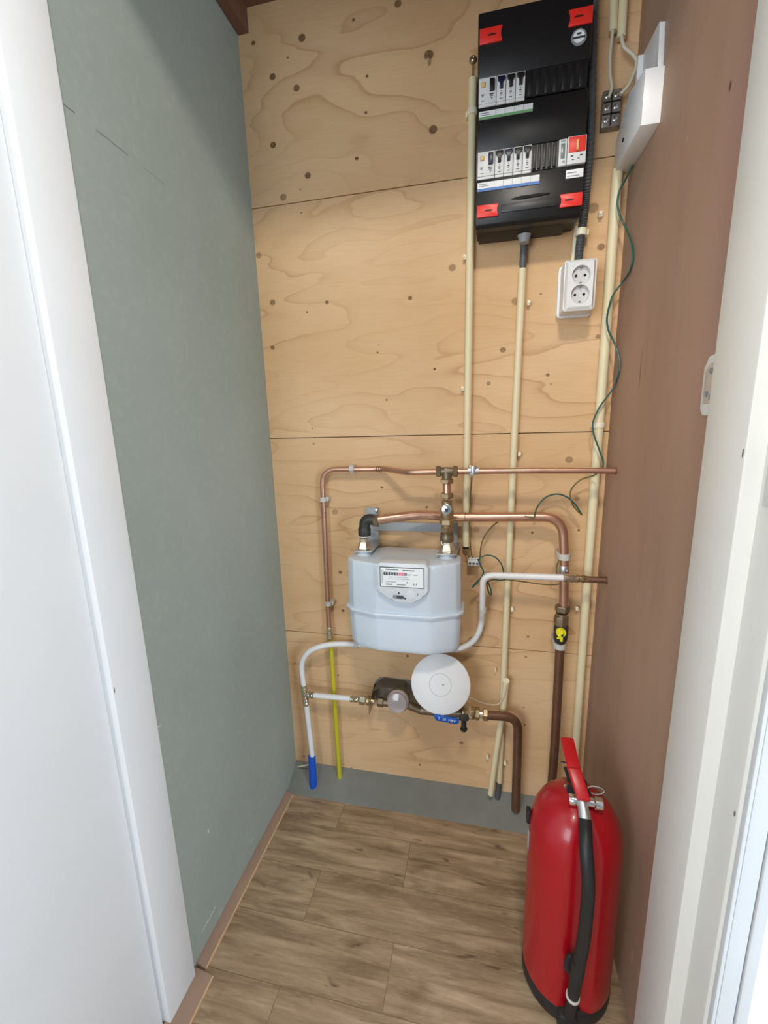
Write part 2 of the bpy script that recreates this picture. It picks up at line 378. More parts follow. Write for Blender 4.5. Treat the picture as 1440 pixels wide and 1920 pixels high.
M['tealwire'] = mat('green_yellow_wire', srgb(38, 86, 78), .4, var=.25, vscale=40)
M['olivewire'] = mat('olive_wire', srgb(104, 98, 52), .4, var=.35, vscale=40)
M['cable'] = mat('off_white_cable', srgb(206, 198, 176), .45)
M['ext_red'] = mat('red_plastic_shell', srgb(162, 8, 24), .32, coat=.2, bump=.03, bscale=60)
M['ext_lever'] = mat('red_lever_enamel', srgb(180, 14, 24), .34)
M['rubber'] = mat('black_rubber', srgb(30, 31, 33), .5, bump=.08)
M['tag_green'] = mat('green_tag', srgb(60, 158, 96), .45)
M['clear'] = mat('clear_register_lens', srgb(218, 208, 206), .12, trans=.65, coat=.4)
M['register'] = mat('pinkish_register_dial', srgb(186, 170, 168), .4, var=.1, vscale=60)
M['ap'] = mat('white_matt_plastic', srgb(224, 225, 226), .42)
M['ap_ring'] = mat('grey_light_ring', srgb(190, 193, 196), .5)
M['wood_hole'] = mat('dark_hole', srgb(20, 18, 16), .8)
M['pewter'] = mat('transparent_smoky_connector', srgb(120, 114, 106), .3, .1, var=.3, vscale=60, coat=.3)

# ================================================================== setting
bm = BM(); box(bm, -1.1, 1.0, -1.0, 1.125, -.05, 0); struct('floor', bm, M['floor'])
bm = BM()   # plywood boards with open seams, on a dark backing
for z0, z1 in ((.056, .547), (.549, 1.167), (1.169, 1.777), (1.779, 2.23)):
    t = BM(); box(bm, XL - .02, XR + .02, Y0, Y0 + .018, z0, z1, .0006, seg=1)
o = struct('wall_back', bm, M['ply'])
# keep the grain in world coordinates
for v in o.data.vertices: v.co += o.location
o.location = (0, 0, 0)
bm = BM(); box(bm, XL - .1, XR + .1, Y0 + .0185, Y0 + .07, -.05, 2.3); struct('wall_back_masonry', bm, M['concrete'])
bm = BM(); prism(bm, [(1.118, -.002), (1.17, .030), (Y0 + .004, .060), (Y0 + .02, .060), (Y0 + .02, -.04), (1.118, -.04)], (XR + .02, 0, 0), (0, 1, 0), (0, 0, 1), -(XR - XL + .04))
o = struct('trim_1', bm, M['concrete'])
for name, x0, x1, m in (('wall_left', XL - .08, XL, M['green']), ('wall_right', XR, XR + .08, M['brown'])):
    bm = BM(); box(bm, x0, x1, .58 if x0 < 0 else .60, Y0 + .0005 if x0 < 0 else Y0 + .0005, -.02, 2.23)
    o = struct(name, bm, m)
    for v in o.data.vertices: v.co += o.location
    o.location = (0, 0, 0)
bm = BM(); box(bm, XL - .02, XR + .02, .54, Y0 + .01, 2.218, 2.27); struct('ceiling', bm, M['ceil'])
bm = BM(); box(bm, XL, XL + .030, .64, Y0, 2.165, 2.218, .002); struct('trim_2', bm, M['ceil'])
# door frame: left post, right post with rebate, head
bm = BM(); box(bm, -.70, -.600, .540, .622, -.02, 2.26, .0015)
struct('trim_3', bm, M['white_paint'], False)
bm = BM(); box(bm, .285, .345, .555, .650, -.02, 2.26, .0025); box(bm, .305, .352, .507, .556, -.02, 2.26, .002)
o = struct('trim_4', bm, M['jamb_paint'], False)
bm = BM(); box(bm, .309, .314, .4985, .508, -.02, 2.26, .002); box(bm, .3155, .335, .501, .508, -.02, 2.26, .0015); box(bm, .337, .350, .4995, .508, -.02, 2.26, .002)
struct('trim_5', bm, M['seal'], False)
bm = BM(); box(bm, .352, .95, .512, .60, -.02, 2.60); struct('wall_front', bm, M['white_paint'])
bm = BM(); box(bm, -.601, .286, .545, .640, 2.075, 2.62, .002); struct('trim_6', bm, M['white_paint'])
def chip(parent, p, w_, h_, u):
    b = BM(); prism(b, [(-w_, -h_ * .4), (0, -h_), (w_, -h_ * .2), (w_ * .6, h_), (-w_ * .5, h_ * .8)], p, u, (0, 0, 1), .0006)
    o = obj('paint_chip', b, chip_m, parent)
chip_m = mat('bare_chip', srgb(120, 116, 108), .8)
chip(bpy.data.objects['trim_3'], (-.6002, .5425, P(214, 1296, .54).z), .0012, .006, (0, 1, 0))
chip(bpy.data.objects['trim_4'], (.3047, .511, P(1380, 1530, .508).z), .0015, .004, (0, -1, 0))
chip(bpy.data.objects['trim_4'], (.2848, .558, P(1397, 850, .556).z), .0010, .005, (0, -1, 0))
# plinth strip along the left wall, in two lengths with a step
def strip(name, x, yA, yB):
    bm = BM(); prism(bm, [(XL, 0), (x, 0), (x, .004), (x - .003, .006), (XL + .009, .014), (XL, .015)], (0, yA, 0), (1, 0, 0), (0, 0, 1), -(yB - yA))
    o = struct(name, bm, M['strip'], False)
    bm = BM(); prism(bm, [(x, 0), (x + .003, 0), (x + .003, .003), (x, .0045)], (0, yA, 0), (1, 0, 0), (0, 0, 1), -(yB - yA))
    e = obj('strip_edge', bm, M['strip_edge'], o); ORG[e.name] = ORG[o.name]; return o
def fixchild(o):
    for c in o.children: c.location = (0, 0, 0)
strip('baseboard_left', -.590, .640, 1.118)
strip('baseboard_threshold', -.566, .30, .632)
# door leaf standing open on the left
d = thing('door_1', (-.62, .53, 0), None, None); d['kind'] = 'structure'
for k in ('label', 'category'):
    if k in d: del d[k]
bm = BM(); box(bm, -.045, 0, -.86, 0, .008, 2.06, .0018, Matrix.Translation((-.612, .534, 0)) @ Matrix.Rotation(math.radians(-9), 4, 'Z'))
obj('door_leaf', bm, M['white_paint'], d)

# ================================================================== conduits
def conduit(name, pts, y, r, label, clips=(), r2=None, m='cream', group=None, hollow=False):
    p = path(pts, y); t = thing(name, p[-1] if p[-1].z < p[0].z else p[0], label, 'conduit', group)
    bm = BM(); tube(bm, p, r, 18, cap=not hollow)
    if hollow:
        a = p[0]; d = (p[0] - p[1]).normalized()
    o = obj('pipe', bm, M[m], t)
    for cp in clips:
        side = cp[2] if len(cp) > 2 else 1
        c = P(cp[0], cp[1], y); dz = .006
        bm = BM()
        if side == 0:     # full saddle clip round the pipe
            lathe(bm, [(r + .0004, -dz), (r + .0025, -dz), (r + .003, 0), (r + .0025, dz), (r + .0004, dz)], c, (0, 0, 1), 20)
            box(bm, c.x - r - .006, c.x + r * .4, c.y, Y0, c.z - dz, c.z + dz, .001)
        else:             # clip lug and nail at the pipe's side
            box(bm, c.x + side * (r - .001) - .001 * side, c.x + side * (r + .006), Y0 - .013, Y0, c.z - .006, c.z + .006, .0015)
            lathe(bm, [(.0022, 0), (.0026, .003), (0, .0045)], (c.x + side * (r + .0035), Y0 - .013, c.z), (0, -1, 0), 10)
        obj('pipe_clip', bm, M['cream_clip'], t)
    return t
t = conduit('conduit', [(886.5, 148), (881, 480), (873.5, 1024)], 1.190, .0095, 'long cream conduit left of the black fuse box, open just above the small terminal block',
            [(885.5, 212, 0), (880, 480, -1), (876, 728, -1)])
bm = BM(); lathe(bm, [(.0065, 0), (.0075, -.001), (.0075, -.006)], P(873.5, 1024, 1.19), (0, 0, 1), 16); obj('bore', bm, M['wood_hole'], t)
t = conduit('conduit', [(980, 500), (966, 790), (948, 1180), (943.5, 1290), (936, 1470)], 1.192, .0090, 'cream conduit running from the grey gland under the fuse box down to the floor',
            [(983, 568, 1), (966, 852, 1), (953, 1143, 1), (940, 1432, 1)])
bm = BM(); tube(bm, path([(936, 1466), (932.5, 1496)], 1.190), .0085, 16); obj('pipe_foot', bm, M['grey_flex'], t, 'dark grey foot of the conduit')
bm = BM(); tube(bm, path([(983.5, 440), (980, 503)], 1.190), .0082, 16); obj('conduit_sleeve', bm, M['grey_flex'], t, 'dark grey upper sleeve')
t = conduit('conduit', [(949, 1277), (944, 1325), (932, 1400), (920, 1489)], 1.171, .0088, 'short cream conduit with an open top, standing left of the longer floor conduit',
            [(921, 1432, -1)], hollow=True)
c = P(949, 1277, 1.171)
bm = BM(); lathe(bm, [(.0062, .0006), (.0088, 0), (.0096, .0006), (.0093, .0022), (.0066, .0025)], c, (.05, -.5, 1), 20); obj('rim', bm, M['cream_clip'], t)
bm = BM(); lathe(bm, [(.0062, .0018), (0, .0016)], c, (.05, -.5, 1), 20); obj('bore', bm, mat('brown_bore', srgb(120, 84, 56), .7), t)
conduit('conduit', [(1158, 318), (1141, 560), (1123, 800), (1101, 1090), (1078, 1420), (1073, 1520)], 1.190, .0112, 'thick cream conduit in the right corner, running from the white cover box to the floor',
        [(1139, 398, -1), (1123, 797, 0), (1092, 1143, -1)])
conduit('conduit', [(1152, -30), (1149, 60)], 1.190, .0085, 'left one of the two cream conduit ends at the top right')
conduit('conduit', [(1170.5, -30), (1165, 72)], 1.190, .0090, 'right one of the two cream conduit ends at the top right')
bm = BM(); tube(bm, path([(1081, 425), (1074, 492)], 1.195), .005, 12); tag(obj('conduit', bm, M['cream_clip']), 'thin pale conduit beside the corrugated pipe above the double socket', 'conduit')
# corrugated pipe from fuse box to socket
p = path([(1115, -30, 1.165), (1110, 120, 1.165), (1106, 260, 1.165), (1101, 340, 1.172), (1097, 385), (1093.5, 415), (1089, 445), (1086, 470), (1084, 498)], 1.183)
q = bez(p, 28); bm = BM(); tube(bm, q, [.0092 if i % 3 else .0078 for i in range(len(q))], 18)
t = thing('corrugated_conduit', p[-1], 'dark grey corrugated pipe between the fuse box and the double socket', 'conduit')
obj('pipe', bm, M['grey_flex'], t)
bm = BM(); c = P(1089.5, 436, 1.18); lathe(bm, [(.0095, -.007), (.0122, -.007), (.0127, 0), (.0122, .007), (.0095, .007)], c, (.04, 0, 1), 22); box(bm, c.x + .009, c.x + .017, c.y, Y0, c.z - .006, c.z + .006, .001)
obj('pipe_clip', bm, M['cream_clip'], t, 'cream saddle clip')

# ================================================================== fuse box
YF = 1.105
X0, X1, ZB, ZT = -.0195, .2025, 1.6285, 2.026
fb = thing('fuse_box', (.0915, Y0, 1.60), 'black fuse box with red latches and two rows of white breakers on the plywood', 'fuse box')
bm = BM(); box(bm, X0 + .002, X1 - .002, YF + .022, Y0, 1.634, ZT - .002, .003)
prism(bm, [(YF + .03, 1.636), (Y0 - .002, 1.636), (Y0 - .002, 1.628), (YF + .05, 1.625)], (X0 + .006, 0, 0), (0, 1, 0), (0, 0, 1), .19)
obj('housing', bm, M['black'], fb)
bm = BM()
# front cover: frame panels around the two breaker windows
R1T, R1B, R2T, R2B = 1.9095, 1.860, 1.7745, 1.7245
box(bm, X0, X1, YF, YF + .03, R1T, ZT, .003)
box(bm, X0, X1, YF, YF + .03, R2T, R1B, .003)
prism(bm, [(YF, R2B), (YF, 1.655), (YF + .006, ZB + .006), (YF + .012, ZB), (YF + .04, ZB), (YF + .04, R2B)], (X0, 0, 0), (0, 1, 0), (0, 0, 1), X1 - X0, .0015)
box(bm, X0, -.0165, YF, YF + .03, R1B - .004, R1T + .004, 0); box(bm, X0, -.0165, YF, YF + .03, R2B - .004, R2T + .004, 0)
cover = obj('cover', bm, M['black'], fb, 'black moulded front cover')
bm = BM(); box(bm, .035, .150, YF - .0012, YF + .002, 1.652, 1.668, .001); obj('grip_panel', bm, M['black2'], cover)
bm = BM(); prism(bm, [(-.040, 0), (-.02, .0032), (.02, .0036), (.040, .001), (.02, -.0016), (-.02, -.0026)], (.096, YF + .001, 1.6765), (1, 0, 0), (0, 0, 1), .0028); obj('finger_slot', bm, M['wood_hole'], cover)
bm = BM(); box(bm, .080, .198, YF - .0006, YF + .003, R1B + .001, R1T - .001, 0)
for k in range(7):
    box(bm, .083 + k * .0166, .083 + k * .0166 + .009, YF - .002, YF, R1B + .003, R1T - .003, .0008)
obj('blanking_strip', bm, M['black'], fb, 'black ribbed blanking strip in the upper row')
bm = BM(); box(bm, .0965, .1485, YF + .001, YF + .004, R2B + .001, R2T - .001, 0)
for k in range(5):
    box(bm, .0985 + k * .0101, .0985 + k * .0101 + .0062, YF - .003, YF + .002, R2B + .003, R2T - .003, .0008)
obj('blanking_strip', bm, M['black2'], fb, 'dark grey ribbed blanking strip in the lower row')
bm = BM(); box(bm, .1485, X1, YF + .001, YF + .004, R2B + .0005, R2T, 0); obj('recess', bm, M['black'], fb)
def slit(bm, cx, cz, w, h, y, t=.0008): box(bm, cx - w / 2, cx + w / 2, y - t, y + .0002, cz - h / 2, cz + h / 2)
def rcd(x0, x1, zb, zt):
    y = YF - .004
    b = BM(); box(b, x0, x1, y, YF + .01, zb + .002, zt - .0015, .0008); box(b, x0, x1, y + .002, YF + .01, zb - .003, zb + .004, .001)
    o = obj('residual_current_breaker', b, M['white_mod'], fb)
    b = BM(); box(b, x0 + .005, x0 + .0135, y - .0028, y, zt - .0185, zt - .0095, .0018); obj('test_button', b, M['amber'], o)
    b = BM(); box(b, x1 - .0135, x1 - .0035, y - .005, y, zt - .0275, zt - .006, .001); obj('toggle', b, M['navy' if zb < 1.8 else 'black'], o)
    b = BM(); slit(b, x1 - .0095, zb + .0175, .008, .0018, y); slit(b, x1 - .0095, zb + .014, .007, .0007, y); slit(b, x0 + .009, zb + .007, .007, .0008, y)
    obj('print', b, M['dark_print'], o)
    b = BM(); prism(b, [(-.004, .003), (.004, .003), (0, -.003)], (x0 + .008, y + .0002, zb + .016), (1, 0, 0), (0, 0, 1), .0007)
    prism(b, [(-.003, .002), (.003, .002), (0, -.002)], (x1 - .009, y + .0002, zb + .010), (1, 0, 0), (0, 0, 1), .0007); obj('print', b, M['grey_print'], o)
def mcb(x0, x1, zb, zt, tm):
    y = YF - .004; cx = (x0 + x1) / 2
    b = BM(); box(b, x0 + .0004, x1 - .0004, y, YF + .01, zb + .002, zt - .0015, .0008); box(b, x0 + .0004, x1 - .0004, y + .002, YF + .01, zb - .003, zb + .004, .001)
    o = obj('circuit_breaker', b, M['white_mod'], fb)
    b = BM(); prism(b, [(-.0078, .0), (-.0078, .0045), (-.0065, .0055), (.0065, .0055), (.0078, .0045), (.0078, .0), (.005, -.003), (.0032, -.0035), (.0032, -.0155), (-.0032, -.0155), (-.0032, -.0035), (-.005, -.003)],
                    (cx, y + .0004, zt - .0105), (1, 0, 0), (0, 0, 1), .0045, .0004)
    obj('toggle', b, M[tm], o)
    b = BM(); slit(b, cx, zb + .0155, .0045, .0019, y); slit(b, cx, zb + .0195, .0018, .0012, y); slit(b, cx, zb + .0122, .0035, .0008, y); slit(b, cx, zb + .0065, .006, .0007, y)
    obj('print', b, M['dark_print'], o)
rcd(-.0165, .0195, R1B, R1T)
for k in range(3): mcb(.0198 + k * .0194, .0390 + k * .0194, R1B, R1T, ('navy', 'black', 'black')[k])
rcd(-.0165, .0195, R2B, R2T)
for k in range(4): mcb(.0198 + k * .0191, .0387 + k * .0191, R2B, R2T, ('black', 'navy', 'black', 'black')[k])
# energy module and red main switch
b = BM(); box(b, .1500, .1655, YF - .004, YF + .01, R2B, R2T - .001, .0008); o = obj('energy_meter', b, M['white_mod'], fb)
b = BM(); box(b, .1535, .1618, YF - .0048, YF - .0035, R2B + .013, R2T - .009, .0004); obj('display', b, M['lcd'], o)
b = BM(); slit(b, .160, R2B + .0075, .004, .003, YF - .004); slit(b, .1575, R2T - .005, .009, .0012, YF - .004); obj('print', b, M['grey_print'], o)
b = BM(); box(b, .1665, .2030, YF - .006, YF + .01, R2B, R2T + .0005, .001); o = obj('main_switch', b, M['white_mod'], fb)
b = BM(); box(b, .1685, .2015, YF - .0075, YF - .0055, R2B + .021, R2T - .001, .0006); obj('switch_panel', b, M['red'], o)
b = BM(); box(b, .1830, .1870, YF - .0125, YF - .007, R2B + .0225, R2T - .0095, .0006); obj('toggle', b, M['amber'], o)
b = BM()
for cx in (.176, .194): slit(b, cx, R2B + .0145, .0055, .0022, YF - .006)
slit(b, .178, R2B + .0075, .005, .001, YF - .006); slit(b, .189, R2B + .009, .004, .001, YF - .006); obj('print', b, M['dark_print'], o)
# label strips
def lstrip(x0, x1, zb, zt, first, n, m, lab):
    b = BM(); box(b, x0, x1, YF - .0012, YF + .0005, zb, zt, .0003); o = obj('label_strip', b, M['label'], fb, lab)
    b = BM(); box(b, x0, x1, YF - .0016, YF - .0011, zb, zb + (zt - zb) * .30, 0); obj('label_stripe', b, M[m], o)
    b = BM(); wd = (x1 - first) / n
    for k in range(n): slit(b, first + wd * k, (zb + zt) / 2, .0005, zt - zb, YF - .0012, .0006)
    slit(b, x0 + .012, zt - .004, .018, .0012, YF - .0012, .0006); slit(b, x0 + .014, zt - .0075, .022, .0009, YF - .0012, .0006); obj('print', b, M['grey_print'], o)
lstrip(-.0155, .0945, 1.835, 1.850, .0195, 4, 'green_l', 'white label strip with a green stripe'); lstrip(-.0165, .1135, 1.6985, 1.7160, .0195, 5, 'blue_l', 'white label strip with a blue stripe')
b = BM(); box(b, .1665, .2010, YF - .0014, YF + .0005, 1.7005, 1.7165, .0005); o = obj('label_strip', b, M['label'], fb, 'small white label under the main switch')
b = BM(); slit(b, .178, 1.7105, .018, .0015, YF - .0014); slit(b, .181, 1.7045, .024, .0009, YF - .0014); obj('print', b, M['grey_print'], o)
# red quarter-turn latches
def latch(x0, x1, z0, z1, side):
    b = BM(); n = .003
    if side < 0: poly = [(x0, z0), (x1, z0), (x1, z0 + .005), (x1 - n, z0 + .008), (x1 - n, z1 - .008), (x1, z1 - .005), (x1, z1), (x0, z1)]
    else: poly = [(x0, z0), (x1, z0), (x1, z1), (x0, z1), (x0, z1 - .005), (x0 + n, z1 - .008), (x0 + n, z0 + .008), (x0, z0 + .005)]
    prism(b, poly, (0, YF + .001, 0), (1, 0, 0), (0, 0, 1), .0042, .0008)
    o = obj('latch', b, M['red'], fb, 'red latch')
    cx = (x0 + x1) / 2 - side * .003; b = BM(); cz = (z0 + z1) / 2
    prism(b, [(-.009, -.0012), (-.004, -.0015), (.004, -.0018), (.009, 0), (.004, .0018), (-.004, .0022), (-.009, .0012)], (cx, YF - .0026, cz), (1, 0, 0), (0, 0, 1), .0009); obj('slot', b, mat('dark_red_slot', srgb(70, 10, 8), .6), o)
latch(-.0165, .029, 1.969, 1.996, -1); latch(.157, .201, 1.968, 1.996, 1); latch(-.0165, .029, 1.6465, 1.671, -1); latch(.157, .2015, 1.6465, 1.6715, 1)
b = BM(); lathe(b, [(.0145, 0), (.0145, .0006), (0, .0006)], (.178, YF, 1.949), (0, -1, 0), 32); o = obj('round_sticker', b, M['grey_print'], fb, 'round grey and white sticker')
b = BM(); lathe(b, [(.0108, .0005), (.0108, .001), (0, .001)], (.178, YF, 1.950), (0, -1, 0), 28); obj('sticker_centre', b, M['label'], o)
b = BM(); box(b, .1665, .1895, YF - .0016, YF - .0008, 1.9465, 1.9500, 0); box(b, .174, .182, YF - .0016, YF - .0008, 1.953, 1.956, 0); obj('print', b, M['dark_print'], o)
# glands
b = BM(); c = P(983, 446, 1.17); c.z = ZB + .006
lathe(b, [(.0150, 0), (.0158, -.002), (.0158, -.009), (.0135, -.014), (.0118, -.020), (.0118, -.026), (.009, -.026)], c, (0, 0, 1), 24); obj('cable_gland', b, M['grey_gland'], fb, 'light grey cable gland')
b = BM(); box(b, .02, .085, 1.13, 1.18, ZT - .003, ZT + .010, .003); obj('top_gland', b, M['grey_gland'], fb)

# ================================================================== double socket
sk = thing('double_socket', (.213, Y0, 1.44), 'white double wall socket under the right side of the fuse box', 'socket')
b = BM(); prism(b, rrect(.078, .116, .009), (.2135, Y0, 1.499), (1, 0, 0), (0, 0, 1), .014, .002); obj('back_plate', b, M['white'], sk)
b = BM(); prism(b, rrect(.068, .106, .004), (.2135, Y0 - .013, 1.499), (1, 0, 0), (0, 0, 1), .052, .001); obj('socket_body', b, M['white'], sk)
yf = 1.130; SX = .2135
b = BM(); a = rrect(.062, .1065, .003); c2 = rrect(.054, .094, .006); n = len(a)
vc = [b.verts.new((.2125 + p[0], yf + .012, 1.4975 + p[1])) for p in a]
va = [b.verts.new((.2125 + p[0], yf + .0062, 1.4975 + p[1])) for p in a]; vb = [b.verts.new((.2125 + p[0], yf, 1.4985 + p[1])) for p in c2]
for i in range(n):
    b.faces.new((va[i], va[(i + 1) % n], vb[(i + 1) % n], vb[i])); b.faces.new((vc[i], vc[(i + 1) % n], va[(i + 1) % n], va[i]))
edges = [b.edges.get((vb[i], vb[(i + 1) % n])) for i in range(n)]
for cz in (1.518, 1.478):
    ring = [b.verts.new((SX + .0188 * math.cos(2 * PI * k / 40), yf, cz + .0188 * math.sin(2 * PI * k / 40))) for k in range(40)]
    edges += [b.edges.new((ring[k], ring[(k + 1) % 40])) for k in range(40)]
bmesh.ops.triangle_fill(b, use_beauty=True, use_dissolve=False, edges=edges)
front = obj('front_plate', b, M['white'], sk)
mshade = mat('shaded_white_plastic', srgb(205, 205, 202), .45)  # socket white darkened: the shade inside the outlets is put into the colour
for cz in (1.518, 1.478):
    b = BM(); cx = SX; lathe(b, [(.0188, 0), (.0182, -.0075), (0, -.0075)], (cx, yf, cz), (0, -1, 0), 40); b.faces.ensure_lookup_table()
    bmesh.ops.delete(b, geom=[f for f in b.faces if len(f.verts) > 8 and abs(f.calc_center_median().y - yf) < 1e-4], context='FACES_ONLY')
    o = obj('outlet', b, mshade, sk)
    for s_ in (-1, 1):
        b = BM(); lathe(b, [(.0030, 0), (.0030, .0006), (0, .0006)], (cx + s_ * .0095, yf + .0075, cz), (0, -1, 0), 14); obj('pin_hole', b, M['wood_hole'], o)
        b = BM(); box(b, cx - .0020, cx + .0020, yf + .0005, yf + .0075, cz + s_ * .0165 - .0018, cz + s_ * .0165 + .0018, .0005); obj('earth_contact', b, M['pewter'], o)
    b = BM(); lathe(b, [(.0188, .0002), (.0194, .0010), (.0205, .0006), (.0208, 0), (.0208, -.0004), (.0188, -.0004), (.0188, .0002)], (cx, yf, cz), (0, -1, 0), 40)
    bmesh.ops.delete(b, geom=[f for f in b.faces if len(f.verts) > 8], context='FACES_ONLY'); obj('rim', b, M['white'], o)

# ================================================================== cover box and connector top right
cb = thing('white_junction_cover', (XR, 1.12, 1.735), 'white sheet metal cover box fixed high on the brown wall, open bracket on top', 'junction box')
bm = BM(); xw, xf = XR, .278
b = BM()
A = [P(1197, 130, 1.030), P(1246, 125, 1.030)]
# box: near face at y=1.03, runs back to y=1.195, lower edge dropping to the conduit
y0, y1 = 1.025, 1.185
for x0, x1, ya, yb, z0, z1 in ((.2815, XR, y0, y0 + .0016, 1.738, 1.826),):
    box(b, x0, x1, ya, yb, z0, z1, .0005)
prism(b, [(y0, 1.738), (y1 + .01, 1.738), (y1 + .01, 1.80), (1.115, 1.845), (y0, 1.826)], (.2815, 0, 0), (0, 1, 0), (0, 0, 1), .0015, .0004)
box(b, .2815, XR, y0, y1 + .01, 1.7365, 1.738, .0004)
obj('cover', b, M['white_paint'], cb)
b = BM(); prism(b, [(1.030, 1.815), (1.165, 1.86), (1.160, 1.925), (1.155, 1.932), (1.070, 1.925), (1.040, 1.903)], (XR - .0022, 0, 0), (0, 1, 0), (0, 0, 1), .0018, .0004)
prism(b, [(1.030, 1.815), (1.036, 1.815), (1.050, 1.906), (1.040, 1.903)], (XR - .010, 0, 0), (0, 1, 0), (0, 0, 1), .0095, .0005)
prism(b, [(1.150, 1.85), (1.165, 1.85), (1.160, 1.930), (1.154, 1.930)], (XR - .012, 0, 0), (0, 1, 0), (0, 0, 1), .0115, .0005)
obj('bracket', b, M['white_paint'], cb, 'open white bracket')
b = BM(); lathe(b, [(.004, 0), (.004, .0012), (0, .0012)], (.2815, 1.135, 1.772), (-1, 0, 0), 14); obj('screw_hole', b, M['wood_hole'], cb)
tb = thing('terminal_block', (.265, Y0, 1.82), 'smoky terminal block with metal screws between the fuse box and the white cover', 'terminal block')
b = BM(); box(b, .247, .2845, 1.185, Y0, 1.826, 1.897, .003); obj('block', b, M['pewter'], tb)
b = BM()
for cx in (.256, .274):
    for cz in (1.839, 1.862, 1.884): lathe(b, [(.0048, 0), (.0048, .003), (.0034, .0036), (0, .0036)], (cx, 1.186, cz), (0, -1, 0), 12)
obj('terminal_screw', b, M['chrome'], tb)
b = BM()
for cz in (1.8505, 1.873): box(b, .2485, .283, 1.1828, 1.186, cz - .0012, cz + .0012)
box(b, .2638, .2662, 1.1828, 1.186, 1.828, 1.895); obj('divider', b, M['wood_hole'], tb)
b = BM(); tube(b, bez(path([(1149, 55), (1144.5, 100), (1144, 140), (1147, 165), (1141, 184)], 1.180)), .0032, 10); tag(obj('cable', b, M['cable']), 'straight off-white cable from the left conduit end into the terminal block', 'cable')
b = BM(); tube(b, bez(path([(1165, 66), (1170, 88), (1187, 103), (1194, 118), (1186, 145), (1176, 163), (1163, 177)], 1.172)), .0038, 10); tag(obj('cable', b, M['cable']), 'curved off-white cable bulging right from the right conduit end to the terminal block', 'cable')
b = BM(); tube(b, bez(path([(1172, 262), (1167, 285), (1162, 322)], 1.188)), .004, 10); tag(obj('cable', b, M['cable']), 'off-white cable leaving the white cover box into the thick corner conduit', 'cable')

# ================================================================== green wires
def clear(p, x=.311):
    if p.x > x:
        c = Vector((0, 0, CAMZ)); return c + (p - c) * (x / p.x)
    return p
def wire(pts, y, r, m, label):
    b = BM(); tube(b, bez([clear(p) for p in path(pts, y)], 6), r, 8); return tag(obj('earth_wire', b, M[m]), label, 'wire')
wire([(1192, 285), (1186, 310, 1.17), (1172, 338), (1162, 356), (1158, 378), (1161, 400), (1172, 425), (1183, 452), (1187, 478), (1182, 505), (1168, 528), (1150, 552), (1142, 575), (1138, 598), (1141, 620), (1152, 643), (1161, 672),
      (1161, 695), (1153, 722), (1140, 742), (1125, 762), (1114, 785), (1111, 800), (1115, 820), (1124, 845), (1131, 866), (1129, 880)], 1.163, .0021, 'tealwire', 'long wavy green wire hanging along the corner conduit above the copper pipes')
wire([(1124, 884, 1.135), (1112, 892), (1090, 899), (1075, 912), (1069, 926), (1073, 945), (1082, 957), (1091, 966)], 1.165, .0019, 'olivewire', 'green wire hanging in a hook under the right end of the upper copper pipe')
wire([(1002, 966, 1.135), (1008, 950), (1020, 935), (1034, 928), (1050, 927), (1066, 934), (1080, 948), (1091, 965)], 1.168, .0021, 'tealwire', 'green wire arching up from the bend of the thick copper pipe')
wire([(984, 968, 1.135), (993, 970, 1.132), (1000, 972, 1.132), (1003, 966, 1.135)], 1.135, .0019, 'olivewire', 'green wire tail lying on top of the thick copper pipe')
wire([(935, 977, 1.17), (920, 990), (908, 1006), (902, 1024), (900, 1044), (898, 1052)], 1.172, .0019, 'olivewire', 'olive wire curving from the thick copper pipe down to the white connector')
wire([(898, 1046), (915, 1041), (930, 1046), (940, 1058), (944, 1072), (946, 1086), (938, 1088), (925, 1087), (915, 1091), (913, 1098), (917, 1112), (921, 1115), (920, 1104), (914, 1090)], 1.150, .0019, 'tealwire', 'green wire loop behind the white pipe bend')
wire([(896, 1048), (902, 1062), (906, 1070), (905, 1078), (895, 1092), (886, 1101), (889, 1097), (897, 1088)], 1.150, .0022, 'tealwire', 'green wire hanging loose left of the white pipe bend')
wire([(940, 1087), (960, 1088), (990, 1092), (1020, 1096), (1045, 1096), (1053, 1092)], 1.150, .0016, 'olivewire', 'thin wire running under the horizontal white pipe')
wire([(1049, 1048), (1044, 1062), (1044, 1075), (1049, 1080), (1051, 1068)], 1.150, .0017, 'olivewire', 'short looped wire at the clamp on the thick vertical copper pipe')
wire([(885, 892, 1.14), (882, 930), (880, 990), (884, 1038), (888, 1046)], 1.178, .0016, 'olivewire', 'thin brown wire behind the left conduit from the pipe clamp to the connector')
wire([(873, 1024, 1.19), (876, 1036), (880, 1047)], 1.178, .0018, 'olivewire', 'short wire from the open end of the left conduit to the connector')
wc = thing('wire_connector', P(888, 1064, 1.185), 'small white three-way screw connector right of the gas meter', 'connector')
b = BM(); c = P(888, 1053, 1.18); box(b, c.x - .016, c.x + .016, c.y - .008, c.y + .008, c.z - .010, c.z + .006, .002)
for k in (-1, 0, 1): lathe(b, [(.0045, 0), (.0048, .008), (.0035, .009)], (c.x + k * .0098, c.y, c.z + .003), (0, -.3, 1), 12)
obj('body', b, M['white'], wc)
b = BM()
for k in (-1, 0, 1): lathe(b, [(.0032, 0), (.0032, .001), (0, .001)], (c.x + k * .0098, c.y - .0082, c.z - .003), (0, -1, 0), 12)
obj('screw', b, M['dark_print'], wc)

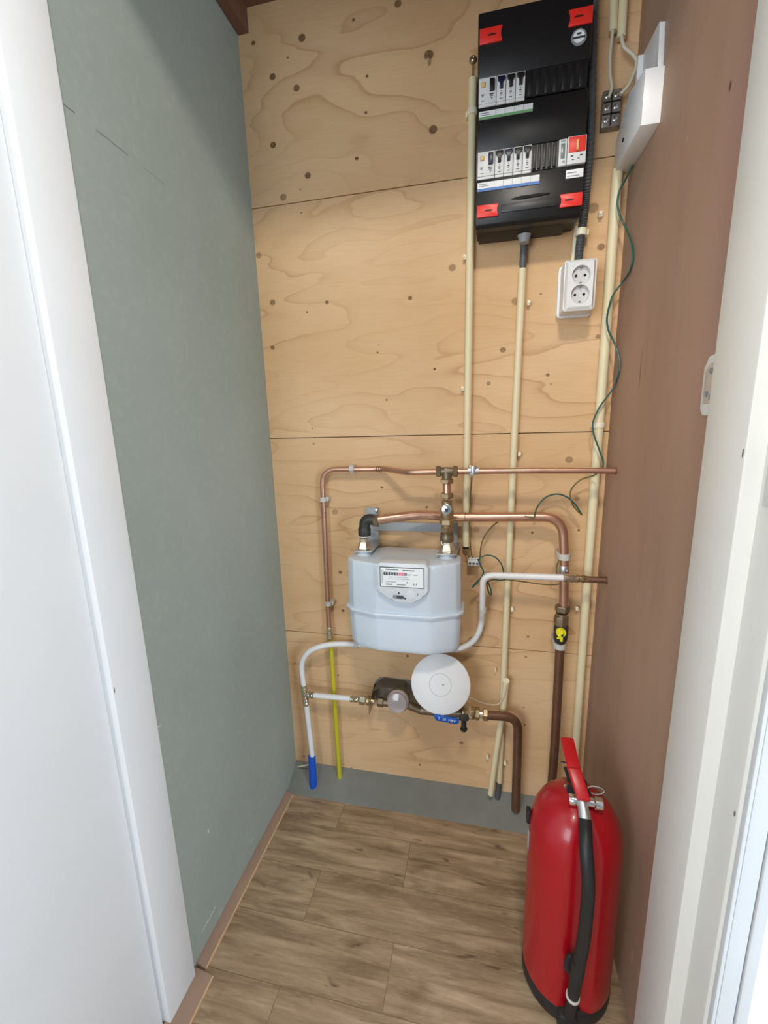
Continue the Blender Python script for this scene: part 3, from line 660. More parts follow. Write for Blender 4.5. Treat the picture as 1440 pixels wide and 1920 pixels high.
# ================================================================== plumbing helpers
def hexnut(bm, c, axis, r, h, rot=0):
    lathe(bm, [(r * .88, -h / 2), (r, -h / 2 + h * .14), (r, h / 2 - h * .14), (r * .88, h / 2)], c, axis, 6, rot)
def nut(name, c, axis, r, h, parent, m='brass', rot=.3):
    b = BM(); hexnut(b, c, axis, r, h, rot); return obj(name, b, M[m], parent, sharp=20)
def cyl(bm, c, axis, prof, seg=24): return lathe(bm, prof, c, axis, seg)
def grey_clip(c, axis, r, w, parent, m='clip_grey', lug=None):
    b = BM(); lathe(b, [(r + .0003, -w), (r + .0025, -w), (r + .0025, w), (r + .0003, w)], c, axis, 24)
    if lug: box(b, *lug, .001)
    return obj('pipe_clip', b, M[m], parent, 'light grey plastic pipe clip')

# upper thin copper pipe with tee ------------------------------------------------
YU = 1.118
up = thing('copper_pipe', P(617, 1175, 1.182), 'thin copper pipe running down the left and across the top to the brass tee', 'pipe')
pl = path([(617, 1176, 1.182), (603.5, 880, 1.182), (700, 879.5, 1.182), (722, 879.5, 1.180), (757, 884.5, 1.135), (775, 885, 1.120), (820, 884.5, YU)], 1.182)
pp = fillet(pl[:3], .045) ; rest = bez(pl[2:], 6)
b = BM(); tube(b, pp + rest[1:], .0075, 16); obj('pipe', b, M['copper'], up)
b = BM()
for px in (707, 711, 715):
    c = P(px, 879.5, 1.182); lathe(b, [(.0078, -.001), (.0083, 0), (.0078, .001)], c, (1, 0, 0), 16)
obj('crimp_ring', b, M['copper_old'], up)
for (px, py, ax) in ((660, 878.5, (1, 0, 0)), (605.5, 936, (0, 0, 1)), (616, 1131, (0, 0, 1))):
    c = P(px, py, 1.182)
    if ax[0]: lug = (c.x - .006, c.x + .006, c.y, Y0, c.z - .014, c.z + .009)
    else: lug = (c.x - .006, c.x + .016, c.y, Y0, c.z - .006, c.z + .006)
    grey_clip(c, ax, .0078, .0065, up, lug=lug)
# coupling at the lower end
c = P(618, 1185, 1.182); b = BM(); lathe(b, [(.0085, -.022), (.0095, -.018), (.0095, -.009), (.0110, -.008), (.0110, .008), (.0085, .009), (.0085, .016), (.0078, .018)], c, (0, 0, 1), 20); obj('coupling', b, M['nickel'], up)
# tee
T = P(838, 884, YU)
b = BM(); cyl(b, T, (1, 0, 0), [(.0095, -.018), (.0112, -.014), (.0112, .014), (.0095, .018)]); cyl(b, T, (0, 0, 1), [(.0130, -.022), (.0130, 0)]); cyl(b, T, (0, -1, 0), [(.010, 0), (.0095, .009), (0, .011)])
obj('tee', b, M['brass_dark'], up)
for s in (-1, 1): nut('tee_nut', T + Vector((s * .0215, 0, 0)), (1, 0, 0), .0150, .012, up, 'brass_dark')
# run to the right wall
ur = thing('copper_pipe', T + Vector((.1, 0, 0)), 'straight thin copper pipe from the brass tee into the brown wall', 'pipe')
b = BM(); tube(b, [T + Vector((.026, 0, 0)), P(1000, 882.5, YU), P(1100, 882.5, YU), Vector((XR + .002, YU, P(1153, 883, YU).z))], .0075, 16); obj('pipe', b, M['copper'], ur)
b = BM(); c = Vector((XR, YU, P(1153, 883, YU).z)); lathe(b, [(.0078, -.003), (.0088, -.002), (.0088, 0)], c, (1, 0, 0), 18); obj('end_ring', b, M['copper_old'], ur)
b = BM(); c = P(887, 882.5, YU)
cyl(b, c, (1, 0, 0), [(.0079, -.013), (.0098, -.013), (.0098, -.005), (.0088, -.004), (.0088, .003), (.0098, .004), (.0098, .014), (.0079, .014)], 20)
box(b, c.x - .004, c.x + .004, c.y - .013, c.y - .007, c.z - .013, c.z + .013, .001)
o = obj('earth_clamp', b, M['steel'], ur, 'silver earth clamp')
b = BM()
for s in (-1, 1): cyl(b, c + Vector((s * .005, -.011, s * .009)), (s * .3, -.3, s), [(.0032, -.004), (.0036, 0), (.0036, .004), (0, .006)], 12)
obj('clamp_screw', b, M['chrome'], o)
b = BM(); cyl(b, c + Vector((-.006, -.002, .011)), (0, -1, .2), [(.0045, -.002), (.0055, 0), (.004, .0035), (0, .004)], 14); obj('clamp_washer', b, M['brass'], o)

# vertical valve stack above the meter's right port ---------------------------------
gs = thing('gas_valve_stack', P(838, 1034, 1.10), 'vertical brass stack of nuts and valve above the right port of the gas meter', 'valve')
def ST(py): return P(838, py, 1.112)
nut('nut', ST(902), (0, 0, 1), .0172, .012, gs, 'brass')
b = BM(); tube(b, [T - Vector((0, 0, .020)), ST(936)], .0108, 18); obj('pipe', b, M['copper'], gs)
nut('nut', ST(929), (0, 0, 1), .0176, .014, gs, 'brass')
b = BM(); cyl(b, ST(960), (0, 0, 1), [(.0145, .030), (.0132, .020), (.0150, .014), (.0178, .005), (.0178, -.008), (.0160, -.016), (.0145, -.020), (.0145, -.062)]); body = obj('valve_body', b, M['brass'], gs)
b = BM(); c = ST(953) + Vector((0, -.014, 0)); cyl(b, c, (0, -1, .12), [(.0125, -.004), (.0138, .002), (.0130, .006), (.011, .007), (0, .007)], 26); k = obj('valve_key', b, M['chrome'], gs, 'round chrome valve key')
b = BM(); box(b, -.0042, .0042, -.0005, .0005, -.0042, .0042, 0, Matrix.Translation(c + Vector((0, -.0072, -.001))) @ Matrix.Rotation(.3, 4, 'Y')); obj('square_socket', b, M['dark_print'], k)
nut('nut', ST(978), (0, 0, 1), .0194, .016, gs, 'brass', .1)
nut('nut', ST(993), (0, 0, 1), .0186, .014, gs, 'brass', .5)
b = BM(); cyl(b, ST(1008), (0, 0, 1), [(.0172, -.010), (.0184, -.006), (.0184, .004), (.0172, .006), (.0172, .012)]); obj('sleeve', b, M['brass_dark'], gs)
b = BM(); cyl(b, ST(1010.5), (0, 0, 1), [(.0160, -.0022), (.0170, -.0015), (.0170, .0015), (.0160, .0022)], 20)
tube(b, bez([ST(1011) + Vector((-.013, -.010, 0)), ST(1017) + Vector((-.012, -.016, 0)), ST(1019) + Vector((-.006, -.019, 0))]), .0012, 6); obj('sealing_tape', b, M['white'], gs, 'white sealing tape')
b = BM(); cyl(b, ST(1022), (0, 0, 1), [(.0205, -.016), (.0205, -.011), (.018, -.004), (.0150, .006), (.0150, .012)], 6); obj('port_nut', b, M['nickel'], gs, sharp=20)

# thick copper gas pipe --------------------------------------------------------------
YG = 1.155
gp = thing('copper_gas_pipe', P(1033, 1480, YG), 'thick copper pipe from the black elbow across and down the right side to the floor', 'pipe')
seg1 = path([(708, 975, 1.100), (745, 970, 1.113), (785, 965.5, 1.135), (815, 967, 1.150), (838, 969, YG), (900, 969.5, YG)], YG)
seg1 = bez(seg1, 6)
seg2 = fillet([seg1[-1], P(1055, 969, YG), P(1058, 1045, YG)], .105, 14)
b = BM(); tube(b, seg1 + seg2[1:] + [P(1057, 1140, YG)], .0122, 20); obj('pipe', b, M['copper'], gp)
b = BM(); tube(b, path([(1053, 1190), (1050, 1212), (1040, 1400), (1033.5, 1485)], YG), .0122, 20); obj('lower_pipe', b, M['copper_old'], gp, 'darker lower copper pipe')
for (px, py) in ((784, 965.5), (872, 969)):
    c = P(px, py, 1.135 if px < 800 else YG); b = BM(); cyl(b, c, (1, 0, 0), [(.0124, -.0006), (.0128, 0), (.0124, .0006)], 20); obj('joint_ring', b, M['copper_old'], gp)
# black elbow and left meter port
E0 = P(684, 975, 1.100); b = BM()
tube(b, fillet([P(683.5, 1003, 1.10), E0 + Vector((-.0, 0, .003)), P(707, 975, 1.10)], .018, 8), .0150, 20)
cyl(b, P(683.5, 997, 1.10), (0, 0, 1), [(.0165, -.010), (.0172, -.004), (.0172, .008), (.0155, .013)])
obj('elbow', b, M['black_iron'], gp, 'black iron elbow')
nut('elbow_nut', P(705, 976, 1.10), (1, 0, 0), .0185, .014, gp, 'brass_dark')
b = BM(); cyl(b, P(683, 1005, 1.10), (0, 0, 1), [(.0150, -.0018), (.0162, -.001), (.0162, .001), (.015, .0018)], 20); obj('sealing_tape', b, M['white'], gp, 'white sealing tape')
b = BM(); cyl(b, P(683, 1019, 1.10), (0, 0, 1), [(.0190, -.014), (.0190, -.009), (.0165, -.003), (.0125, .006), (.0125, .016)], 6); obj('port_nut', b, M['nickel'], gp, sharp=20)
# clips and fittings on the vertical part
for py, px in ((1043, 1058), (1210, 1050)):
    c = P(px, py, YG); grey_clip(c, (0, 0, 1), .0125, .008, gp, lug=(c.x - .016, c.x + .004, c.y, Y0, c.z - .006, c.z + .006))
nut('nut', P(1054.5, 1141, YG), (0, 0, 1), .0190, .018, gp, 'brass_dark')
b = BM(); cyl(b, P(1053.5, 1154, YG), (0, 0, 1), [(.0145, -.010), (.0145, .006), (.016, .008)]); obj('collar', b, M['brass'], gp)
b = BM(); cyl(b, P(1052, 1163, YG), (0, 0, 1), [(.0178, -.012), (.0185, -.008), (.0185, .010), (.0178, .013)], 8)
obj('hex_end', b, M['brass_dark'], gp, sharp=20)
b = BM(); cyl(b, P(1051.5, 1184, YG), (0, 0, 1), [(.0140, -.030), (.0175, -.022), (.0185, -.010), (.0185, .016), (.0175, .020)]); obj('valve_body', b, M['black_iron'], gp, 'dark valve body')
b = BM(); c = P(1052, 1186, YG - .019); cyl(b, c, (0, -1, 0), [(.0125, -.006), (.0128, .002), (.0115, .005), (0, .0055)], 22); box(b, c.x - .0035, c.x + .0035, c.y - .0125, c.y - .003, c.z - .021, c.z + .012, .0015)
box(b, c.x - .011, c.x, c.y - .007, c.y - .003, c.z - .016, c.z - .0125, .001)
k = obj('tap_knob', b, M['yellow2'], gp, 'yellow tap knob')
b = BM(); cyl(b, c + Vector((.001, -.0128, -.002)), (0, -1, 0), [(.0034, 0), (.0034, .0008), (0, .0008)], 12); obj('knob_screw', b, M['dark_print'], k)
c = P(1057, 1068, YG); b = BM(); cyl(b, c, (0, 0, 1), [(.0124, -.012), (.0130, -.011), (.0130, .011), (.0124, .012)], 22); o = obj('earth_clamp', b, M['steel'], gp, 'metal earth clamp band')
b = BM(); cyl(b, c + Vector((.007, -.012, 0)), (.3, -1, 0), [(.003, 0), (.003, .003), (0, .004)], 12); obj('clamp_screw', b, M['chrome'], o)

# ================================================================== gas meter
gm = thing('gas_meter', (-.195, 1.10, .598), 'large pale grey gas meter with a register window, hanging on the plywood', 'gas meter')
ZM0, ZM1 = .607, .853
cxm = -.195
def oct_(z, gx=0, gy=0):
    h = [(-.148, 1.115), (-.148, 1.060), (-.128, 1.040), (-.062, 1.020), (.078, 1.020), (.140, 1.048), (.152, 1.062), (.152, 1.115), (.120, 1.150), (.070, 1.176), (-.062, 1.176), (-.120, 1.150)]
    out = []
    for x, y in h:
        cy = 1.100; out.append(Vector((cxm + x * (1 + gx), cy + (y - cy) * (1 + gy), z)))
    return out
def loft(rings, bev=.006):
    b = BM(); vs = [[b.verts.new(p) for p in r] for r in rings]; n = len(rings[0])
    for a, c in zip(vs, vs[1:]):
        for i in range(n): b.faces.new((a[i], a[(i + 1) % n], c[(i + 1) % n], c[i]))
    b.faces.new(vs[0][::-1]); b.faces.new(vs[-1])
    bmesh.ops.recalc_face_normals(b, faces=b.faces)
    if bev: bmesh.ops.bevel(b, geom=[e for e in b.edges], offset=bev, segments=3, affect='EDGES', profile=.5, clamp_overlap=True)
    return b
ZS = .717
obj('lower_shell', loft([oct_(ZM0, -.05, -.09), oct_(ZM0 + .012, -.015, -.03), oct_(ZS - .002, .01, .01)]), M['meter'], gm, sharp=50)
obj('upper_shell', loft([oct_(ZS + .003, .01, .01), oct_(ZM1 - .004, -.005, -.01), oct_(ZM1 + .002, -.02, -.04)]), M['meter'], gm, sharp=50)
obj('seam_flange', loft([oct_(ZS - .004, .045, .085), oct_(ZS + .002, .055, .10), oct_(ZS + .006, .045, .085)], .0015), M['meter'], gm, 'raised seam flange', sharp=50)
# register housing
cr = -.183; yr = 1.004
b = BM()
poly = [(-.058, .864), (-.065, .856), (-.066, .792), (-.060, .783), (-.040, .776), (-.026, .764), (-.018, .760), (.022, .760), (.030, .764), (.040, .776), (.056, .783), (.062, .792), (.063, .856), (.056, .864)]
prism(b, poly, (cr, yr + .045, 0), (1, 0, 0), (0, 0, 1), .045, .003)
reg = obj('register_housing', b, M['meter_face'], gm, 'pale plastic register housing')
# tilt slightly: window
xa, xb, za, zb_ = cr - .056, cr + .052, .803, .852
b = BM(); box(b, xa - .002, xb + .002, yr - .0008, yr + .001, za - .002, zb_ + .002, .0004); obj('window_frame', b, M['slate'], reg)
b = BM(); box(b, xa, xb, yr - .0012, yr, za, zb_, 0); win = obj('register_window', b, M['label'], reg, 'white register plate')
yw = yr - .0013
b = BM(); box(b, xa + .008, xa + .043, yw - .0005, yw, .833, .8405); obj('digit_wheels', b, M['slate'], reg)
b = BM(); box(b, xa + .043, xa + .0605, yw - .0005, yw, .833, .8405); obj('decimal_wheels', b, M['magenta'], reg)
b = BM(); box(b, xa + .0605, xa + .067, yw - .0005, yw, .833, .8405); obj('last_wheel', b, M['grey_print'], reg)
for i, ch in enumerate('13024'): text('digit', ch, (xa + .0125 + i * .0068, yw - .0006, .8367), .0082, M['label'], reg)
for i, ch in enumerate('431'): text('digit', ch, (xa + .0462 + i * .0056, yw - .0006, .8367), .0075, M['label'], reg)
text('unit', 'm\u00b3', (xa + .0735, yw - .0002, .8355), .0085, M['grey_print'], reg)
b = BM()
for (cx, cz, wd, h) in ((xa + .029, .8475, .032, .0028), (xa + .071, .8465, .030, .0024), (xa + .045, .8285, .050, .0009), (xa + .046, .8235, .056, .0008), (xa + .018, .8155, .010, .001), (xa + .032, .8155, .013, .0012), (xa + .021, .8085, .016, .003),
                        (xa + .052, .8085, .022, .0018), (xa + .067, .8150, .003, .0035), (xa + .088, .835, .011, .001), (xa + .084, .8110, .002, .006), (xa + .090, .8110, .002, .006), (xa + .004, .828, .0012, .036)):
    slit(b, cx, cz, wd, h, yw, .0004)
obj('print', b, M['grey_print'], reg)
b = BM(); box(b, cr - .026, cr + .001, yr - .0005, yr + .001, .7705, .7805, .0003); slot = obj('index_slot', b, M['grey_print'], reg)
b = BM(); box(b, cr - .016, cr - .002, yr - .0012, yr, .7715, .7795, .0004); prism(b, [(0, 0), (.010, -.007), (.008, -.009), (-.004, -.003)], (cr - .002, yr, .779), (1, 0, 0), (0, 0, 1), .001); box(b, cr - .0125, cr - .0090, yr - .0010, yr, .7835, .7885); obj('slot_detail', b, M['slate'], reg)
b = BM(); cyl(b, (cr + .020, yr, .783), (0, -1, 0), [(.0125, 0), (.0125, .0010), (.0112, .0014), (0, .0012)], 30); obj('seal_cap', b, M['meter_face'], reg)
b = BM(); prism(b, [(.0, .004), (.004, 0), (0, -.004), (.002, 0)], (cr + .035, yr + .0005, .785), (1, 0, 0), (0, 0, 1), .001); obj('print', b, M['slate'], reg)
# ports on top
for px, py in ((683, 1040), (838, 1045)):
    c = P(px, py, 1.10); b = BM(); cyl(b, Vector((c.x, 1.10, ZM1)), (0, 0, 1), [(.021, -.004), (.021, .004), (.017, .007), (.017, .014)]); obj('port', b, M['meter'], gm)
# bracket
br = thing('meter_bracket', (-.195, Y0, .862), 'light grey steel bracket behind the gas meter ports', 'bracket')
b = BM(); box(b, P(690, 960, 1.2).x, P(852, 1000, 1.2).x, 1.190, 1.1925, P(760, 996, 1.19).z, P(760, 980, 1.19).z, .0004); obj('cross_bar', b, M['grey_gland'], br)
xl = P(685, 960, 1.19).x
b = BM(); box(b, xl, xl + .037, 1.1925, Y0, P(700, 1030, 1.2).z, P(700, 951, 1.2).z, .001); lp = obj('left_plate', b, M['grey_gland'], br)
b = BM(); cyl(b, P(706, 958, 1.192), (0, -1, 0), [(.006, 0), (.0055, .002), (.002, .0025), (.002, .0018), (0, .0018)], 18); obj('screw', b, M['chrome'], lp)
b = BM(); cyl(b, P(699, 1002, 1.1915), (0, -1, 0), [(.0065, 0), (.0065, .0006), (0, .0006)], 18); obj('slot_hole', b, M['grey_print'], lp)
xr_ = P(851, 1000, 1.19).x
b = BM(); box(b, xr_ - .012, xr_ + .010, 1.1925, Y0, P(850, 1036, 1.2).z, P(850, 978, 1.2).z, .001); obj('right_plate', b, M['grey_gland'], br)
for (px, x0o, x1o) in ((683, -.027, .027), (838, -.026, .026)):
    c = P(px, 1030, 1.10); zz = ZM1 + .0135
    b = BM(); poly = [(c.x + x0o, 1.078), (c.x + x1o, 1.078), (c.x + x1o + .002, 1.195), (c.x + x1o - .03, 1.195)]
    if px > 800: poly = [(c.x + x0o, 1.078), (c.x + x1o, 1.078), (c.x + x1o + .006, 1.195), (c.x + x1o - .024, 1.195)]
    prism(b, poly, (0, 0, zz), (1, 0, 0), (0, 1, 0), .0024, .0006); obj('foot', b, M['steel'], br)

# ================================================================== white water pipe
YWp = 1.122
wp = thing('white_water_pipe', P(585, 1420, 1.155), 'white water pipe winding behind the gas meter from the right stub to the blue sleeve', 'pipe')
A = path([(1056, 1083, YWp), (925, 1080, YWp), (905.5, 1082, YWp + .004), (905, 1140, 1.150), (901, 1175, 1.160)], YWp)
seg = fillet([P(1056, 1083, YWp), P(905.5, 1078, 1.126), P(904, 1148, 1.148)], .030, 10)
seg += bez(path([(904, 1150, 1.149), (903, 1165), (898, 1185), (885, 1204), (862, 1216), (838, 1219.5), (780, 1219, 1.183), (700, 1211, 1.190), (668, 1208, 1.186), (625, 1208, 1.168), (598, 1213, 1.158), (578, 1223, 1.155), (567, 1240, 1.155), (566, 1258, 1.155), (569.5, 1286, 1.155)], 1.165), 6)
b = BM(); tube(b, seg, .0085, 16); obj('pipe', b, M['pipe_white'], wp)
b = BM(); tube(b, path([(574, 1318), (586, 1420)], 1.155), .0085, 16); obj('lower_pipe', b, M['pipe_white'], wp)
b = BM(); tube(b, path([(588, 1303.5), (659, 1310)], 1.150), .0085, 16); obj('branch_pipe', b, M['pipe_white'], wp)
b = BM(); q = path([(584.5, 1417), (587.5, 1470), (588, 1482)], 1.153); tube(b, [q[0], q[1], q[2]], [.0118, .0125, .0118], 18); obj('sleeve', b, M['blue'], wp, 'blue plastic sleeve')
def ribbed(a, b_, r, n, parent, name='press_coupling', m='nickel'):
    d = b_ - a; L = d.length; prof = [(r * .9, 0)]
    for k in range(n):
        s = L * k / n; e = L / n; prof += [(r * 1.04, s + e * .12), (r * 1.04, s + e * .5), (r * .92, s + e * .62), (r * .92, s + e * .95)]
    prof += [(r * .9, L)]; bb = BM(); lathe(bb, prof, a, d, 20); return obj(name, bb, M[m], parent)
tc = P(571.5, 1302, 1.155)
ribbed(P(569.5, 1284, 1.155), P(571, 1299, 1.155), .0102, 3, wp); ribbed(P(572, 1305, 1.155), P(574.5, 1322, 1.155), .0102, 3, wp); ribbed(P(577, 1302.5, 1.153), P(590, 1303.7, 1.150), .0102, 2, wp)
b = BM(); cyl(b, tc, (0, 0, 1), [(.0092, -.012), (.010, -.006), (.010, .006), (.0092, .012)]); cyl(b, tc, (1, 0, 0), [(.009, 0), (.009, .012)]); obj('tee', b, M['nickel'], wp)
for (px, py, yy, ax) in ((905, 1144, 1.148, (0, 0, 1)), (668, 1208.5, 1.186, (1, 0, 0))):
    c = P(px, py, yy); b = BM(); lathe(b, [(.0088, -.006), (.0108, -.006), (.0108, .006), (.0088, .006)], c, ax, 20); box(b, c.x - .005, c.x + .005, c.y, Y0, c.z - .005, c.z + .005, .001); obj('pipe_clip', b, M['clip_grey'], wp)
# stub into the right wall
b = BM(); c0 = P(1057, 1083, YWp); c1 = P(1080, 1085, YWp); cyl(b, c0, c1 - c0, [(.0095, 0), (.0112, .001), (.0112, .022), (.0098, .024), (.0098, .030)]); obj('end_fitting', b, M['nickel'], wp, 'bright brass end fitting')
cs = thing('copper_pipe', P(1110, 1086, YWp), 'short copper stub right of the white pipe going into the brown wall', 'pipe')
e1 = P(1092, 1086, YWp); b = BM(); cyl(b, P(1079, 1084.5, YWp), (1, 0, -.03), [(.0080, 0), (.0105, .002), (.0105, .006), (.0088, .008), (.0088, .014), (.0105, .016), (.0105, .019), (.0092, .021), (.0085, .030)]); obj('coupling', b, M['brass'], cs)
b = BM(); tube(b, [P(1094, 1086, YWp), Vector((XR + .002, YWp, P(1138, 1088, YWp).z))], .0082, 16); obj('pipe', b, M['copper_old'], cs)
b = BM(); lathe(b, [(.0084, -.004), (.0096, -.003), (.0096, 0)], (XR, YWp, P(1138, 1088, YWp).z), (1, 0, 0), 18); obj('end_ring', b, M['copper_old'], cs)
# yellow pipe
b = BM(); tube(b, path([(620.5, 1200), (626, 1290), (637, 1458)], 1.182), .0075, 16); tag(obj('yellow_pipe', b, M['yellow']), 'yellow pipe going down from the thin copper pipe into the grey mortar', 'pipe')

# ================================================================== water meter group
YM = 1.150
wm = thing('water_meter', P(748, 1340, YM), 'round clear-topped water meter in brass, left of the white disc', 'water meter')
ribbed(P(657, 1310, YM), P(672, 1311.5, YM), .0098, 2, wm, 'press_coupling')
nut('nut', P(680, 1312.5, YM), (1, 0, -.08), .0145, .020, wm, 'nickel', .2)
b = BM(); cyl(b, P(691, 1313.5, YM), (1, 0, -.05), [(.0150, -.004), (.0150, .003), (.012, .004), (.010, .010), (.0095, .020)]); obj('collar', b, M['brass'], wm)
nut('nut', P(714, 1316, YM), (1, 0, -.05), .0150, .020, wm, 'brass_dark', .2)
b = BM(); cm = P(747, 1313, 1.135)
cyl(b, cm, (0, -1, .3), [(.030, -.022), (.033, -.015), (.034, .002), (.031, .006)], 32); tube(b, [P(720, 1317, YM), P(735, 1318, YM)], .012, 16); tube(b, [P(765, 1322, YM), P(792, 1332, YM)], .0125, 16)
obj('meter_body', b, M['brass_dark'], wm)
b = BM(); cyl(b, cm, (0, -1, .3), [(.0325, .004), (.0335, .010), (.031, .016), (.0295, .018), (0, .018)], 36); dial = obj('register', b, M['register'], wm, 'greyish pink register')
ax = Vector((0, -1, .3)).normalized(); uu, vv = frame(ax)
b = BM(); cyl(b, cm + ax * .0182, ax, [(.0290, 0), (.0300, .003), (.0285, .008), (.024, .0095), (0, .010)], 36); obj('lens', b, M['clear'], dial, 'clear lens')
b = BM(); ux = Vector((1, 0, 0)); vz = ax.cross(ux) * -1
if vz.z < 0: vz = -vz
for k, (du, dv, wd, h) in enumerate(((-.002, .010, .024, .005), (.004, .0, .006, .003), (.010, -.008, .008, .006), (-.012, -.006, .006, .006), (0, -.016, .014, .003))):
    o_ = cm + ax * .0186 + ux * du + vz * dv
    prism(b, [(-wd / 2, -h / 2), (wd / 2, -h / 2), (wd / 2, h / 2), (-wd / 2, h / 2)], o_, ux, vz, .0005)
obj('print', b, M['grey_print'], dial)
mb = thing('water_meter_bracket', P(735, 1300, Y0), 'dark grey metal bracket behind the water meter', 'bracket')
b = BM(); z0, z1 = P(720, 1318, 1.19).z, P(720, 1274, 1.19).z; x0, x1 = P(702, 1300, 1.19).x, P(800, 1300, 1.19).x
n = 6; poly = [(x0, z0), (x1, z0 - .004), (x1, z1 - .004)] + [(x0 + .030 - .030 * math.sin(PI / 2 * k / n), z1 - .030 + .030 * math.cos(PI / 2 * k / n)) for k in range(n + 1)]
prism(b, poly, (0, Y0 - .002, 0), (1, 0, 0), (0, 0, 1), .002, .0005); obj('back_plate', b, M['grey_dark'], mb)
b = BM(); q = [Vector((x0 + .1, 1.172, z1 - .004)), Vector((x0 + .03, 1.172, z1)), Vector((x0 + .004, 1.172, z1 - .022)), Vector((x0 - .004, 1.172, z0 - .005))]
pts = fillet(q, .02, 5)
vs = [[b.verts.new(p + Vector((0, dy, 0))) for p in pts] for dy in (-.022, .031)]
for i in range(len(pts) - 1): b.faces.new((vs[0][i], vs[0][i + 1], vs[1][i + 1], vs[1][i]))
bmesh.ops.solidify(b, geom=list(b.faces), thickness=.002)
obj('hood', b, M['grey_dark'], mb)
b = BM(); xx = P(694, 1315, YM).x; zc = P(694, 1315, YM).z
prism(b, [(1.172 + .03, zc + .03), (1.172 - .045, zc + .012), (1.172 - .050, zc - .026), (1.172 - .035, zc - .026), (1.172 + .03, zc + .0)], (xx + .002, 0, 0), (0, 1, 0), (0, 0, 1), .002, .0004); obj('flange', b, M['brass'], mb, 'brass coloured side flange')
b = BM(); cyl(b, P(731, 1287, Y0 - .002), (0, -1, 0), [(.0085, 0), (.008, .003), (.004, .004), (.0035, .0025), (0, .0025)], 20); obj('screw', b, M['steel'], mb)
# stop valve with blue lever
sv = thing('stop_valve', P(890, 1340, 1.13), 'brass stop valve with a blue lever under the white disc', 'valve')
YV = 1.135
b = BM(); tube(b, [P(790, 1331, 1.145), P(866, 1337, YV)], .0135, 18); obj('inlet', b, M['brass_dark'], sv)
b = BM(); c = P(880, 1336, YV); cyl(b, c, (1, 0, 0), [(.012, -.022), (.017, -.020), (.0185, -.010), (.0185, .012), (.0165, .016), (.0125, .019)], 24); obj('valve_body', b, M['brass'], sv)
nut('nut', P(895, 1338, YV), (1, 0, -.03), .0185, .012, sv, 'brass', .1)
b = BM(); cyl(b, P(903, 1339, YV), (1, 0, -.03), [(.012, -.010), (.012, .010)], 22); obj('neck', b, M['nickel'], sv)
nut('nut', P(910, 1340, YV), (1, 0, -.03), .0178, .014, sv, 'brass', .4)
b = BM(); lz = P(838, 1347, 1.08)
Lc = Vector((P(838, 1347, 1.060).x, 1.060, P(838, 1347, 1.060).z))
prism(b, [(-.034, 0), (-.036, .003), (-.036, .006), (-.033, .0090), (.025, .0090), (.033, .006), (.033, -.004), (.025, -.0080), (-.028, -.0090)], Lc, (1, 0, -.09), (.09, 0, 1), .007, .0016); lv = obj('lever', b, M['blue2'], sv, 'blue lever grip')
text('marking', 'T  25  MBV', Lc + Vector((0, -.0074, .0004)), .0105, M['label'], lv, u=(1, 0, -.09), v=(.09, 0, 1))
b = BM(); a = P(861, 1345, 1.062)
prism(b, [(0, -.008), (0, .007), (.014, .012), (.026, .007), (.024, -.008), (.010, -.009)], (a.x, 1.064, a.z), (1, 0, 0), (0, 0, 1), .004, .0008); obj('lever_arm', b, M['black_iron'], sv, 'dark lever arm')
b = BM(); c = P(876, 1344, 1.068); box(b, c.x - .010, c.x + .010, c.y, c.y + .052, c.z - .006, c.z + .007, .002); cyl(b, P(881, 1347, 1.066), (0, -1, 0), [(.0042, -.01), (.0042, .006), (.003, .008), (0, .008)], 14); obj('spindle', b, M['chrome'], sv)
b = BM(); c = P(869.5, 1361, 1.115); cyl(b, c, (0, 0, 1), [(.0095, -.014), (.0105, -.012), (.0105, -.007), (.0075, -.005), (.0075, .018)], 10); obj('drain_plug', b, M['black_iron'], sv, 'black drain plug')
b = BM(); q = fillet([P(912, 1340.5, YV), P(972, 1345, 1.150), P(967, 1518, 1.163)], .062, 14); tube(b, q, .0128, 20)
tag(obj('copper_pipe', b, M['copper_old']), 'dark brown copper pipe bending from the stop valve down into the mortar', 'pipe')
# ================================================================== round white disc
ap = thing('wireless_access_point', P(826, 1340, 1.06), 'round white disc with a faint ring, hanging in front of the water pipes', 'access point')
cA = P(826, 1282, 1.088); axA = Vector((.03, -1, .34)).normalized()
b = BM(); cyl(b, cA, axA, [(r_ * 1.0, h_) for r_, h_ in [(.052, -.026), (.060, -.022), (.072, -.009), (.0805, -.003), (.0822, .001), (.0815, .004), (.074, .0068), (.055, .0100), (.034, .0118), (0, .0124)]], 64); shell = obj('shell', b, M['ap'], ap, sharp=50)
b = BM(); R = .030
ur_, vr_ = frame(axA)
for r0, h0 in ((R, .0119),):
    q = [cA + axA * h0 + (ur_ * math.cos(2 * PI * k / 60) + vr_ * math.sin(2 * PI * k / 60)) * r0 for k in range(61)]
    tube(b, q, .0008, 6, cap=False)
obj('light_ring', b, M['ap_ring'], shell, 'faint grey ring')
b = BM(); prism(b, [(-.002, -.006), (.002, -.006), (.004, .004), (.0, .006), (-.003, .002)], cA + axA * .0122 + Vector((.006, 0, -.001)), (.8, 0, -.6), (.6, 0, .8), .0006); obj('emblem', b, M['ap_ring'], shell)
b = BM(); tube(b, bez(path([(870, 1305, 1.085), (884, 1309, 1.10), (897, 1315, 1.12), (915, 1320.5, 1.14), (932, 1321, 1.15), (942, 1312, 1.158), (947.5, 1296, 1.160), (950, 1280, 1.165)], 1.15), 6), .0017, 8)
tag(obj('network_cable', b, M['cable']), 'thin white cable from the round disc to the open conduit end', 'cable')

